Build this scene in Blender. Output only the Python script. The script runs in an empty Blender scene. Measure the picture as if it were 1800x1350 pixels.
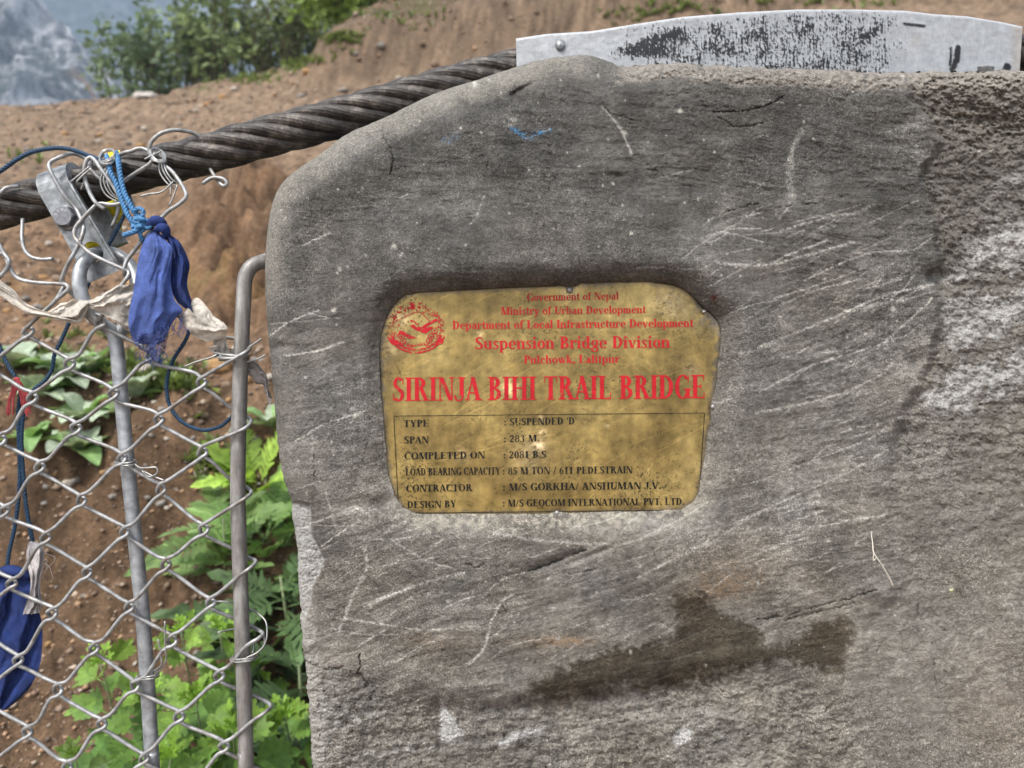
import bpy, math, random
import numpy as np
from mathutils import Vector, Matrix

sc = bpy.context.scene
COL = sc.collection
rad = math.radians

# ------------------------------------------------------------------ camera
PITCH = rad(8.0)
CAM = np.array([0.0, 0.0, 1.5])
FWD = np.array([0.0, math.cos(PITCH), -math.sin(PITCH)])
UPV = np.array([0.0, math.sin(PITCH), math.cos(PITCH)])
RGT = np.array([1.0, 0.0, 0.0])
cd = bpy.data.cameras.new("camera")
cd.lens = 26.0
cd.sensor_width = 36.0
cd.clip_start = 0.02
cd.clip_end = 5000.0
cd.dof.use_dof = True
cd.dof.focus_distance = 0.67
cd.dof.aperture_fstop = 6.5
camo = bpy.data.objects.new("camera", cd)
COL.objects.link(camo)
camo.location = CAM
camo.rotation_euler = (math.pi / 2 - PITCH, 0, 0)
sc.camera = camo

# ------------------------------------------------------------------ sky, sun, exposure
SUN_EL, SUN_ROT = rad(60), rad(222)
world = bpy.data.worlds.new("World")
sc.world = world
world.use_nodes = True
wn = world.node_tree
for n in list(wn.nodes):
    wn.nodes.remove(n)
sky = wn.nodes.new("ShaderNodeTexSky")
sky.sky_type = 'NISHITA'
sky.sun_disc = False
sky.sun_elevation = SUN_EL
sky.sun_rotation = SUN_ROT
sky.air_density = 1.0
sky.dust_density = 4.0
hs = wn.nodes.new("ShaderNodeHueSaturation")
hs.inputs['Saturation'].default_value = 0.35
bg = wn.nodes.new("ShaderNodeBackground")
bg.inputs['Strength'].default_value = 0.095
wo = wn.nodes.new("ShaderNodeOutputWorld")
wn.links.new(sky.outputs[0], hs.inputs['Color'])
wn.links.new(hs.outputs[0], bg.inputs['Color'])
wn.links.new(bg.outputs[0], wo.inputs['Surface'])
sd = bpy.data.lights.new("sun", 'SUN')
sd.energy = 1.5
sd.angle = rad(11)
sd.color = (1.0, 0.97, 0.92)
suno = bpy.data.objects.new("sun", sd)
COL.objects.link(suno)
sdir = Vector((math.sin(SUN_ROT) * math.cos(SUN_EL), math.cos(SUN_ROT) * math.cos(SUN_EL), math.sin(SUN_EL)))
suno.rotation_euler = sdir.to_track_quat('Z', 'Y').to_euler()
suno.location = (0, 0, 12)
sc.view_settings.view_transform = 'Standard'
sc.view_settings.look = 'None'
sc.view_settings.gamma = 1.0
sc.view_settings.exposure = 1.66

# ------------------------------------------------------------------ helpers
FPX = 1300.0


def W(px, py, d):
    """a point of the photograph (1800 px wide) at depth d metres -> world"""
    px = np.asarray(px, float); py = np.asarray(py, float); d = np.asarray(d, float)
    a = ((px - 900.0) / FPX * d)[..., None] * RGT
    b = ((675.0 - py) / FPX * d)[..., None] * UPV
    return CAM + d[..., None] * FWD + a + b


def WL(pts):
    p = np.asarray(pts, float)
    return W(p[:, 0], p[:, 1], p[:, 2])


def _h(ix, iy, seed):
    h = (ix.astype(np.int64) * 374761393 + iy.astype(np.int64) * 668265263 + seed * 1442695041) & 0x7fffffff
    h = ((h ^ (h >> 13)) * 1274126177) & 0x7fffffff
    return h ^ (h >> 16)


def perlin(x, y, seed=0):
    ix = np.floor(x); iy = np.floor(y)
    fx = x - ix; fy = y - iy
    ix = ix.astype(np.int64); iy = iy.astype(np.int64)
    u = fx * fx * fx * (fx * (fx * 6 - 15) + 10)
    v = fy * fy * fy * (fy * (fy * 6 - 15) + 10)

    def g(dx, dy):
        a = (_h(ix + dx, iy + dy, seed) & 255) * (2 * math.pi / 256)
        return np.cos(a) * (fx - dx) + np.sin(a) * (fy - dy)
    n0 = g(0, 0) * (1 - u) + g(1, 0) * u
    n1 = g(0, 1) * (1 - u) + g(1, 1) * u
    return (n0 * (1 - v) + n1 * v) * 1.5


def fbm(x, y, oct=4, seed=0, gain=0.5, lac=2.03, ridge=False):
    r = 0; a = 1.0; t = 0
    for i in range(oct):
        n = perlin(x, y, seed + i * 17)
        if ridge:
            n = 1 - 2 * np.abs(n)
        r = r + a * n
        t += a
        a *= gain
        x = x * lac + 13.7; y = y * lac + 7.1
    return r / t


def sstep(a, b, x):
    t = np.clip((x - a) / (b - a), 0, 1)
    return t * t * (3 - 2 * t)


def mix(a, b, f):
    return a + (b - a) * f


def seg_dist(X, Y, pts, closed=False):
    p = np.asarray(pts, float)
    n = len(p)
    D = np.full(X.shape, 1e12)
    for i in range(n if closed else n - 1):
        a = p[i]; b = p[(i + 1) % n]
        dx, dy = b - a
        L = dx * dx + dy * dy + 1e-12
        t = np.clip(((X - a[0]) * dx + (Y - a[1]) * dy) / L, 0, 1)
        D = np.minimum(D, (X - a[0] - t * dx) ** 2 + (Y - a[1] - t * dy) ** 2)
    return np.sqrt(D)


def inside(X, Y, pts):
    p = np.asarray(pts, float)
    n = len(p)
    c = np.zeros(X.shape, bool)
    for i in range(n):
        x0, y0 = p[i]; x1, y1 = p[(i + 1) % n]
        if y0 == y1:
            continue
        k = ((y0 > Y) != (y1 > Y)) & (X < (x1 - x0) * (Y - y0) / (y1 - y0) + x0)
        c ^= k
    return c


def sdf(X, Y, pts):
    """signed distance, positive outside"""
    d = seg_dist(X, Y, pts, True)
    return np.where(inside(X, Y, pts), -d, d)


def catmull(pts, n=8, closed=False):
    p = np.asarray(pts, float)
    if closed:
        p = np.vstack([p[-1:], p, p[:2]])
    else:
        p = np.vstack([2 * p[0] - p[1], p, 2 * p[-1] - p[-2]])
    out = []
    for i in range(1, len(p) - 2):
        for k in range(n):
            t = k / n
            out.append(0.5 * ((2 * p[i]) + (-p[i - 1] + p[i + 1]) * t + (2 * p[i - 1] - 5 * p[i] + 4 * p[i + 1] - p[i + 2]) * t * t
                              + (-p[i - 1] + 3 * p[i] - 3 * p[i + 1] + p[i + 2]) * t ** 3))
    if not closed:
        out.append(p[-2])
    return np.array(out)


class MB:
    """collects pieces of geometry that become ONE mesh object"""
    def __init__(s):
        s.v = []; s.f = []; s.n = 0; s.attr = []; s.mi = []

    def add(s, verts, faces, mi=0, attr=None):
        verts = np.asarray(verts, float).reshape(-1, 3)
        faces = np.asarray(faces, int)
        s.v.append(verts); s.f.append(faces + s.n); s.n += len(verts)
        s.mi.append(np.full(len(faces), mi))
        s.attr.append(np.ones((len(verts), 3)) if attr is None else np.broadcast_to(np.asarray(attr, float), (len(verts), 3)))
        return s

    def poly(s, verts, mi=0, attr=None):
        n = len(verts)
        return s.add(verts, [list(range(n))], mi, attr)

    def tube(s, pts, r, sides=8, mi=0, cap=True, attr=None, ref=None):
        p = np.asarray(pts, float)
        n = len(p)
        r = np.broadcast_to(np.asarray(r, float), (n,))
        t = np.gradient(p, axis=0)
        t /= np.linalg.norm(t, axis=1)[:, None] + 1e-12
        a = np.array([0, 0, 1.0]) if abs(t[0][2]) < 0.9 else np.array([1.0, 0, 0])
        nn = np.zeros_like(p)
        x = a - t[0] * a.dot(t[0])
        x /= np.linalg.norm(x)
        for i in range(n):
            x = x - t[i] * x.dot(t[i])
            x /= np.linalg.norm(x) + 1e-12
            nn[i] = x
        b = np.cross(t, nn)
        ang = np.arange(sides) * 2 * math.pi / sides
        v = p[:, None, :] + r[:, None, None] * (np.cos(ang)[None, :, None] * nn[:, None, :] + np.sin(ang)[None, :, None] * b[:, None, :])
        i = np.arange(n - 1)[:, None]; j = np.arange(sides)[None, :]
        j2 = (j + 1) % sides
        q = np.stack([i * sides + j, i * sides + j2, (i + 1) * sides + j2, (i + 1) * sides + j], -1).reshape(-1, 4)
        base = s.n
        s.add(v.reshape(-1, 3), q, mi, attr)
        if cap:
            s.f.append(np.array([[base + k for k in range(sides)][::-1]])); s.mi.append(np.array([mi]))
            s.f.append(np.array([[base + (n - 1) * sides + k for k in range(sides)]])); s.mi.append(np.array([mi]))
        return s

    def grid(s, P, mi=0, attr=None):
        P = np.asarray(P, float)
        a, b = P.shape[:2]
        idx = np.arange(a * b).reshape(a, b)
        q = np.stack([idx[:-1, :-1], idx[:-1, 1:], idx[1:, 1:], idx[1:, :-1]], -1).reshape(-1, 4)
        at = None if attr is None else np.asarray(attr, float).reshape(-1, 3)
        return s.add(P.reshape(-1, 3), q, mi, at)

    def box(s, c, sx, sy, sz, rot=None, mi=0):
        v = np.array([[x, y, z] for x in (-1, 1) for y in (-1, 1) for z in (-1, 1)], float) * np.array([sx, sy, sz]) / 2
        if rot is not None:
            v = v @ np.asarray(rot).T
        f = [[0, 1, 3, 2], [4, 6, 7, 5], [0, 4, 5, 1], [2, 3, 7, 6], [0, 2, 6, 4], [1, 5, 7, 3]]
        return s.add(v + np.asarray(c), f, mi)


def make_mesh(name, mb, mats, off, smooth=True, attr=False):
    v = np.vstack(mb.v) - off
    me = bpy.data.meshes.new(name)
    me.vertices.add(len(v))
    me.vertices.foreach_set("co", v.astype(np.float32).ravel())
    loops = np.concatenate([f.ravel() for f in mb.f])
    tot = np.concatenate([np.full(len(f), f.shape[1]) for f in mb.f])
    start = np.concatenate([[0], np.cumsum(tot)[:-1]])
    me.loops.add(len(loops))
    me.loops.foreach_set("vertex_index", loops.astype(np.int32))
    me.polygons.add(len(tot))
    me.polygons.foreach_set("loop_start", start.astype(np.int32))
    for m in (mats if isinstance(mats, (list, tuple)) else [mats]):
        me.materials.append(m)
    mi = np.concatenate(mb.mi)
    me.polygons.foreach_set("material_index", mi.astype(np.int32))
    me.polygons.foreach_set("use_smooth", np.full(len(tot), smooth))
    if attr:
        a = np.vstack(mb.attr)
        ca = me.attributes.new("tint", 'FLOAT_COLOR', 'POINT')
        ca.data.foreach_set("color", np.hstack([a, np.ones((len(a), 1))]).astype(np.float32).ravel())
    me.update(calc_edges=True)
    me.validate()
    return me


def tag(o, label=None, cat=None, group=None, kind=None):
    if label: o["label"] = label
    if cat: o["category"] = cat
    if group: o["group"] = group
    if kind: o["kind"] = kind
    return o


def thing(name, loc, label, cat, group=None):
    e = bpy.data.objects.new(name, None)
    e.empty_display_size = 0.05
    COL.objects.link(e)
    e.location = loc
    return tag(e, label, cat, group)


def obj(name, mb, mats, parent=None, smooth=True, attr=False, local=False, **kw):
    if parent is None:
        vv = np.vstack(mb.v)
        lo = vv.min(0); hi = vv.max(0)
        off = np.zeros(3) if local else np.array([(lo[0] + hi[0]) / 2, (lo[1] + hi[1]) / 2, lo[2]])
    else:
        off = np.zeros(3)
        q = parent
        while q is not None and not local:
            off = off + np.array(q.location); q = q.parent
    o = bpy.data.objects.new(name, make_mesh(name, mb, mats, off, smooth, attr))
    COL.objects.link(o)
    if parent is None:
        o.location = off
    else:
        o.parent = parent
    return tag(o, **kw)


def copy_tree(o, parent=None):
    c = o.copy(); COL.objects.link(c)
    if parent is not None:
        c.parent = parent
    for ch in [q for q in o.children]:
        copy_tree(ch, c)
    return c


# ------------------------------------------------------------------ material helpers
class NT:
    def __init__(s, name):
        s.m = bpy.data.materials.new(name)
        s.m.use_nodes = True
        s.t = s.m.node_tree
        s.b = s.t.nodes.get("Principled BSDF")
        s.out = s.t.nodes.get("Material Output")
        s.tc = s.t.nodes.new("ShaderNodeTexCoord").outputs['Object']

    def n(s, typ, props=None, out=0, **ins):
        nd = s.t.nodes.new("ShaderNode" + typ)
        for k, v in (props or {}).items():
            setattr(nd, k, v)
        for k, v in ins.items():
            key = int(k[1:]) if k[0] == 'i' and k[1:].isdigit() else k.replace('_', ' ')
            s.set(nd.inputs[key], v)
        return nd.outputs[out]

    def set(s, sock, v):
        if isinstance(v, bpy.types.NodeSocket):
            s.t.links.new(v, sock)
        elif isinstance(v, (tuple, list)) and len(v) == 3 and sock.type == 'RGBA':
            sock.default_value = (*v, 1)
        else:
            sock.default_value = v

    def noise(s, scale, detail=4, rough=0.55, vec=None, dist=0.0, out=0):
        return s.n("TexNoise", None, out, Vector=vec if vec is not None else s.tc, Scale=scale, Detail=detail, Roughness=rough, Distortion=dist)

    def ramp(s, fac, stops):
        nd = s.t.nodes.new("ShaderNodeValToRGB")
        e = nd.color_ramp.elements
        while len(e) < len(stops):
            e.new(0.5)
        for el, (p, c) in zip(e, stops):
            el.position = p
            el.color = (*c, 1) if isinstance(c, (tuple, list)) else (c, c, c, 1)
        s.set(nd.inputs[0], fac)
        return nd.outputs[0]

    def mixc(s, fac, a, b, mode='MIX'):
        nd = s.t.nodes.new("ShaderNodeMix")
        nd.data_type = 'RGBA'; nd.blend_type = mode
        s.set(nd.inputs[0], fac); s.set(nd.inputs[6], a); s.set(nd.inputs[7], b)
        return nd.outputs[2]

    def math(s, op, a, b=0.0, c=None):
        nd = s.t.nodes.new("ShaderNodeMath"); nd.operation = op
        s.set(nd.inputs[0], a); s.set(nd.inputs[1], b)
        if c is not None: s.set(nd.inputs[2], c)
        return nd.outputs[0]

    def mapping(s, scale=(1, 1, 1), rot=(0, 0, 0), vec=None):
        return s.n("Mapping", None, 0, Vector=vec if vec is not None else s.tc, Scale=scale, Rotation=rot)

    def attr(s, name="tint"):
        return s.n("Attribute", {"attribute_name": name}, 0)

    def bump(s, h, strength=0.5, dist=0.001):
        return s.n("Bump", None, 0, Strength=strength, Distance=dist, Height=h)

    def p(s, **kw):
        for k, v in kw.items():
            s.set(s.b.inputs[k.replace('_', ' ')], v)
        return s.m


def simple(name, col, rough=0.6, metal=0.0, var=0.25, scale=60, bump=0.0, bdist=0.001):
    t = NT(name)
    nz = t.noise(scale, 5)
    f = t.ramp(nz, [(0.3, 1 - var), (0.7, 1 + var)])
    c = t.mixc(1.0, col, f, 'MULTIPLY')
    t.p(Base_Color=c, Roughness=rough, Metallic=metal)
    if bump:
        t.p(Normal=t.bump(nz, bump, bdist))
    return t.m
# ------------------------------------------------------------------ the stone pillar with its cement face
rng = np.random.default_rng(5)
TOP = [(466, 450), (468, 425), (471, 400), (477, 365), (488, 335), (510, 308), (560, 273), (610, 236), (680, 205), (760, 166), (840, 140), (905, 118),
       (960, 103), (1010, 98), (1045, 99), (1075, 110), (1092, 117), (1140, 113), (1200, 111), (1290, 117), (1400, 121), (1500, 125), (1600, 127), (1700, 126),
       (1800, 124), (1900, 124), (2060, 126)]
LEFT = [(466, 450), (467, 520), (472, 600), (475, 620), (480, 680), (487, 760), (494, 820), (505, 862), (512, 885), (517, 930), (523, 970), (523, 1000),
        (527, 1060), (530, 1100), (533, 1130), (538, 1180), (543, 1240), (546, 1300), (550, 1350), (556, 1450), (560, 1560)]
PLATE = [(713, 518), (700, 528), (688, 543), (677, 565), (669, 591), (667, 628), (669, 675), (674, 727), (678, 782), (684, 837), (695, 870), (710, 892), (732, 903), (823, 903),
         (897, 903), (962, 903), (972, 900), (980, 899), (990, 900), (999, 902), (1080, 899), (1153, 898), (1197, 895), (1219, 881), (1228, 864), (1232, 837), (1239, 800),
         (1243, 763), (1249, 740), (1249, 722), (1250, 706), (1254, 690), (1259, 670), (1262, 635), (1266, 609), (1267, 582), (1262, 564), (1250, 551),
         (1237, 541), (1222, 525), (1205, 510), (1183, 501), (1135, 496), (1080, 496), (1022, 498), (1012, 503), (1003, 505), (994, 504), (986, 502), (944, 505), (860, 508), (787, 512), (735, 514)]


def resample(pl, n):
    p = np.asarray(pl, float)
    d = np.concatenate([[0], np.cumsum(np.hypot(*np.diff(p, axis=0).T))])
    t = np.linspace(0, d[-1], n)
    return np.stack([np.interp(t, d, p[:, 0]), np.interp(t, d, p[:, 1])], -1)


NU, NV = 1080, 860
tp = resample(catmull(TOP, 8), NU)
lf = resample(catmull(LEFT, 8), NV)
bt = np.stack([np.linspace(560, 2060, NU), np.full(NU, 1560.)], -1)
rt = np.stack([np.full(NV, 2060.), np.linspace(126, 1560, NV)], -1)
# ragged outline
jit = fbm(tp[:, 0] / 22, tp[:, 1] / 22, 4, 3)
jamp = np.interp(tp[:, 0], [466, 900, 1060, 1100, 2060], [1.5, 1.5, 2.5, 6, 8])
tp[:, 1] += jit * jamp
lj = fbm(lf[:, 1] / 20, lf[:, 0] / 20, 4, 9)
lf[:, 0] += lj * np.interp(lf[:, 1], [450, 600, 870, 1150, 1560], [1.0, 2, 4, 6, 7])
lf[0] = tp[0]; bt[0] = lf[-1]; rt[0] = tp[-1]; bt[-1] = rt[-1]
u = np.linspace(0, 1, NU)[None, :, None]
v = np.linspace(0, 1, NV)[:, None, None]
G = (1 - u) * lf[:, None] + u * rt[:, None] + (1 - v) * tp[None] + v * bt[None] \
    - ((1 - u) * (1 - v) * tp[0] + u * (1 - v) * tp[-1] + (1 - u) * v * bt[0] + u * v * bt[-1])
X = G[..., 0]; Y = G[..., 1]

outl = np.vstack([lf[::-8], tp[::8]])
S = seg_dist(X, Y, outl)
wx = fbm(X / 90, Y / 90, 3, 21) * 14; wy = fbm(X / 90, Y / 90, 3, 33) * 14     # warps so that no border runs straight
Xw = X + wx; Yw = Y + wy

# --- relief in mm towards the viewer
Rr = np.interp(Y, [100, 200, 450, 800, 1000, 1560], [60, 85, 60, 32, 26, 26])
Rr = np.where(X > 1080, np.interp(X, [1080, 1200, 2060], [60, 40, 40]), Rr)
sr = np.minimum(S, Rr)
hm = -(Rr - np.sqrt(np.maximum(Rr ** 2 - (Rr - sr) ** 2, 0))) * 0.5
hm -= 22 * np.clip((330 - S) / 330, 0, 1) ** 2 * sstep(700, 300, Y) * sstep(1250, 900, X)
hm += fbm(X / 260, Y / 200, 3, 41) * 5.0
soft = sstep(0, 60, S)
# trowelled cement: fine strokes, slightly rising to the right low down, falling in the upper part
def stroke_field(slope, lx, ly, oc, seed, gain=.55):
    yy = Y - slope * X + fbm(X / 330, Y / 330, 2, seed + 7) * 40
    return fbm(X / lx, yy / ly, oc, seed, gain=gain)
wu = sstep(420, 620, Y + wx)
stro = mix(stroke_field(.10, 34, 6.0, 4, 61, .62), stroke_field(-.30, 38, 6.5, 4, 65, .62), wu)
stro2 = mix(stroke_field(.06, 120, 17, 3, 71), stroke_field(-.27, 120, 17, 3, 75), wu)
grain = fbm(X / 3.4, Y / 3.4, 2, 81, gain=0.7)
lump = fbm(X / 28, Y / 22, 4, 91)

# right block and its border with the cement render
xb = np.interp(Y, [90, 130, 180, 225, 250, 290, 330, 400, 470, 484, 520, 560, 600, 640, 700, 760, 850, 960, 1020, 1060, 1090, 1200, 1350, 1560],
               [1585, 1590, 1600, 1640, 1650, 1622, 1618, 1640, 1648, 1628, 1648, 1650, 1636, 1628, 1592, 1565, 1552, 1556, 1563, 1545, 1506, 1500, 1512, 1520])
xb = xb + fbm(Y / 16, X * 0 + 3.3, 3, 101) * 9
RB = X - xb
right = sstep(-4, 11 + 10 * fbm(X / 40, Y / 40, 2, 103) + np.interp(Y, [100, 600, 760, 1000], [0, 0, 14, 26]), RB)
top_rough = sstep(300, 205, Y + wy * 1.6) * sstep(1570, 1680, X + wx)
rim = sstep(40, 20, S + lump * 16) * sstep(1060, 1110, X)
# lower broken zone
yb = np.interp(X, [520, 560, 600, 640, 700, 790, 850, 930, 1010, 1100, 1170, 1250, 1330, 1420, 1500, 1540, 2060],
               [1128, 1150, 1165, 1180, 1212, 1235, 1230, 1226, 1226, 1206, 1197, 1186, 1178, 1200, 1260, 1400, 1500])
LB = Y - (yb + fbm(X / 22, X * 0 + 9.1, 3, 111) * 9)
low = sstep(-6, 22 + 14 * fbm(X / 30, Y / 30, 2, 113), LB) * (1 - right)
rough_face = np.clip(low + right * np.interp(Y, [100, 760, 1000, 1560], [1, 1, .35, .25]) + rim, 0, 1)

calm = sstep(0.02, 0.35, fbm(X / 130, Y / 85, 3, 83) + .12 * lump) * (1 - rough_face)      # smoothly floated patches
cre_n = mix(stroke_field(.08, 46, 9, 4, 62, .6), stroke_field(-.30, 50, 10, 4, 66, .6), wu)
crease = sstep(.055, .0, np.abs(cre_n)) * sstep(.0, .35, fbm(X / 70, Y / 50, 3, 87)) * (1 - rough_face) * soft
strk = (1 - rough_face) * (1 - .85 * right) * np.interp(Y, [100, 480, 620, 900, 1300], [.9, .6, .35, .32, .3]) * (1 - .75 * calm) * sstep(-.45, .3, fbm(X / 110, Y / 70, 3, 85))
sandy = fbm(X / 9, Y / 8, 4, 88, gain=.62)
hm += sandy * .75 * soft * (1 - .6 * calm)
hm += stro * 1.2 * soft * strk + stro2 * 1.5 * soft * (1 - .8 * right)
crease *= (1 - .9 * right)
hm -= crease * 1.1 * strk
hm += lump * (0.9 + 3.4 * rough_face) * soft * (1 - .6 * calm)
hm += grain * (0.48 + 0.45 * rough_face) * (1 - .7 * calm)
crag = fbm(X / 15, Y / 11, 5, 121, gain=0.6, ridge=True) * .35 + fbm(X / 17, Y / 12, 5, 123, gain=.65) * .95
hm += (crag - 0.1) * 3.0 * rough_face * np.where(right > .5, np.interp(Y, [200, 650, 850, 1000], [1, .9, .6, .25]), .85)
hm -= right * np.interp(Y, [130, 300, 480, 750, 900, 1060, 1150, 1560], [9, 8, 12, 8, 6, 6, 3.5, 2])
hm -= low * np.interp(X, [520, 700, 850, 1000, 1250, 1400, 1500], [4, 4, 7, 9, 6, 2, 1])
hm += 4.5 * np.exp(-((LB + 26) / 22) ** 2) * sstep(620, 760, X) * sstep(1520, 1400, X)     # belly above the broken zone
cave = np.exp(-((X + wx * 2 - 1735) / 95) ** 2 - ((Y + wy * 2.6 - 216 - (X - 1735) * .12) / 24) ** 2) * np.clip(0.55 + 1.1 * lump + .6 * fbm(X / 45, Y / 40, 3, 127), 0, 1.4)
hm -= cave * 9
hm += top_rough * (crag * 4.5 - 2.5)
hm += rim * (fbm(X / 13, Y / 8, 5, 131, gain=.65) * 4.0)

# the recess round the plaque
PS = sdf(Xw * 0.10 + X * 0.90, Yw * 0.10 + Y * 0.90, PLATE)
pc = np.array([970., 700.])
ax = (X - pc[0]) / 305; ay = (Y - pc[1]) / 205
wt = np.clip(-ay, 0, None) ** 3; wb = np.clip(ay, 0, None) ** 3; wl_ = np.clip(-ax, 0, None) ** 3; wr = np.clip(ax, 0, None) ** 3
wsum = wt + wb + wl_ + wr + 1e-6
lipw = (wt * 46 + wb * 44 + wl_ * 38 + wr * 58) / wsum
liph = (wt * 23 + wb * 13 + wl_ * 9 + wr * 16) / wsum
tt = np.clip(PS / lipw, 0, 1)
# top: bulges like a brow; bottom: slopes gently
brow = np.sin(tt * math.pi / 2) ** 0.65
slope = np.sin(tt * math.pi / 2) ** 1.15
wtn = wt / wsum
prof = brow * wtn + slope * (1 - wtn)
near = sstep(190, 40, PS)
HB = -5.0
hm = np.where(PS < 200, mix(hm, hm * 0.55 + (HB + 1.0 + liph * prof) * 1.0, near * sstep(0, 1, 1)), hm)
hm = np.where(PS < 0, HB - 5.0, hm)
nz_e = fbm(X / 9, Y / 9, 3, 141)
hm = np.where((PS >= 0) & (PS < 8), np.maximum(hm, HB + 0.8 + nz_e * 0.5), hm)

# hollows, cracks, knobs
def gauss(x, y, sx, sy, a=0.0):
    c, s_ = math.cos(a), math.sin(a)
    dx = X - x; dy = Y - y
    return np.exp(-((dx * c + dy * s_) / sx) ** 2 - ((-dx * s_ + dy * c) / sy) ** 2)

hm -= 6 * gauss(668, 885, 26, 14) + 3.5 * gauss(980, 985, 60, 7, -0.38) + 2.5 * gauss(1040, 975, 50, 5, -0.38)
hm += 3 * gauss(1080, 297, 14, 9) + 2.5 * gauss(1330, 235, 16, 8) + 3 * gauss(1535, 1035, 30, 20) - 7 * gauss(1640, 485, 26, 14) - 5 * gauss(1610, 640, 22, 20)
hm -= 5 * gauss(915, 158, 26, 4, -0.5) + 5 * gauss(903, 168, 5, 12) + 4 * gauss(555, 1150, 22, 12) + 5 * gauss(492, 610, 20, 8)
cr_mask = np.zeros_like(X)
jx = fbm(X / 8, Y / 8, 3, 151) * 4.5; jy = fbm(X / 8, Y / 8, 3, 161) * 4.5
nzc = fbm(X / 24, Y / 24, 3, 167)
for pl, w_, dp in [([(672, 222), (674, 243), (687, 259), (691, 285), (686, 306)], 1.4, 3),
                   ([(1255, 196), (1300, 197), (1345, 188), (1376, 170)], 1.6, 4), ([(1262, 206), (1290, 222), (1320, 222), (1350, 212)], 1.5, 2.5),
                   ([(1255, 380), (1300, 365), (1335, 357)], 1.6, 3), ([(552, 790), (553, 840), (549, 890)], 1.0, 2),
                   ([(632, 1150), (634, 1168), (630, 1182), (645, 1200)], 2.4, 4), ([(535, 1160), (570, 1178), (610, 1172)], 2.2, 3),
                   ([(1330, 1090), (1390, 1080), (1440, 1065), (1500, 1050), (1545, 1035)], 2.0, 4), ([(1360, 365), (1430, 358), (1480, 345)], 1.4, 2),
                   ([(930, 1005), (980, 985), (1030, 966)], 2.4, 4), ([(1000, 1010), (1050, 1000)], 1.6, 3), ([(1060, 185), (1075, 200), (1130, 215)], 1.2, 2),
                   ([(820, 990), (835, 1000), (850, 992)], 2, 3), ([(1380, 1090), (1500, 1060)], 2.5, 3), ([(880, 1060), (890, 1075)], 1.5, 2),
                   ([(1613, 1060), (1614, 1115)], 1.5, 1.5), ([(1640, 1160), (1650, 1230)], 1.2, 1.2), ([(545, 360), (548, 380)], 1.5, 2), ([(858, 284), (856, 300)], 1.6, 3)]:
    p_ = np.array(pl, float)
    bx = (X > p_[:, 0].min() - 15) & (X < p_[:, 0].max() + 15) & (Y > p_[:, 1].min() - 15) & (Y < p_[:, 1].max() + 15)
    d_ = seg_dist(X[bx] + jx[bx], Y[bx] + jy[bx], pl)
    m_ = np.exp(-(d_ / (w_ * .62)) ** 2) * sstep(-.5, .1, nzc[bx])
    hm[bx] -= m_ * dp * .6
    cr_mask[bx] = np.maximum(cr_mask[bx], m_)
pit = fbm(X / 9, Y / 7, 3, 171)
hm -= sstep(0.42, 0.62, pit) * 2.2 * (0.4 + rough_face)

# left chip: fresh broken stone
CHIP = [(508, 882), (544, 888), (549, 935), (560, 960), (572, 985), (563, 1008), (549, 1030), (543, 1070), (535, 1112), (520, 1100), (514, 1000), (506, 930)]
cs = sdf(Xw * .4 + X * .6, Yw * .4 + Y * .6, CHIP)
chip = sstep(3, -3, cs)
hm -= chip * (5 + 3 * crag)
edge = sstep(34, 14, S + lump * 8) * sstep(1040, 1140, Y) * (X < 620)
hm += edge * crag * 2.5

# --- colour of the stone itself (albedo)
big = fbm(X / 120, Y / 100, 4, 181); mid_ = fbm(X / 34, Y / 24, 4, 185)
b0 = 0.158 * np.exp(.66 * big + .50 * mid_ + .26 * stro * (.2 + .8 * strk) + .16 * sandy + .12 * stro2 * (1 - .7 * right) + .16 * lump - .10 * calm) * (1 - .45 * crease)
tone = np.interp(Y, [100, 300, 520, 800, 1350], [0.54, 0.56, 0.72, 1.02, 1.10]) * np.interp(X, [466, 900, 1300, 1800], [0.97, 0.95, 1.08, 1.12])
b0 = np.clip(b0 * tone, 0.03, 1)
warm = np.clip(0.38 + 0.6 * fbm(X / 170, Y / 120, 3, 191) + np.interp(Y, [100, 500, 1100], [-.45, -0.05, .3]), 0, 1)
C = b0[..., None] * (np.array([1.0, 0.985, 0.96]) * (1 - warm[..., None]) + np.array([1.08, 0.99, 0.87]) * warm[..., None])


def blend(col, m):
    global C
    m = np.clip(m, 0, 1)[..., None]
    C = C * (1 - m) + np.array(col) * m


nA = fbm(X / 14, Y / 12, 5, 201, gain=0.65)
nB = fbm(X / 40, Y / 30, 4, 211)
nC = fbm(X / 5, Y / 5, 3, 221, gain=0.7)
# grains of sand
C *= (1 + 0.32 * np.clip(nC, -1, 1) * (0.7 + .6 * rough_face))[..., None]
blend((0.30, 0.285, 0.26), 0.55 * sstep(0.30, 0.75, nC + 0.35 * nB) * (0.55 + .45 * rough_face))
# right block: browner, with lime bloom
blend((0.178, 0.164, 0.146), right * 0.6 * np.interp(Y, [130, 500, 900, 1560], [.9, .6, .6, .5]))
lime_poly = [(1650, 490), (1690, 470), (1722, 380), (1760, 330), (1830, 300), (1900, 520), (1830, 640), (1770, 720), (1710, 745), (1645, 725), (1628, 690), (1660, 640), (1668, 590), (1652, 540)]
lm = sstep(30, -25, sdf(Xw, Yw, lime_poly))
band = np.abs(((Y + 0.35 * (X - 1640)) + wx * 2.2) % 118 - 59) / 59
blend((0.44, 0.44, 0.445), right * lm * sstep(-0.25, 0.45, nA + 0.55 * nB + band * 0.8 - 0.34) * 0.8)
blend((0.30, 0.29, 0.28), right * sstep(0.12, 0.6, nA + nB * .8 + stro2 * .4 - .12) * 0.4 * sstep(250, 330, Y))
blend((0.185, 0.172, 0.155), top_rough * 0.6)
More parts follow.
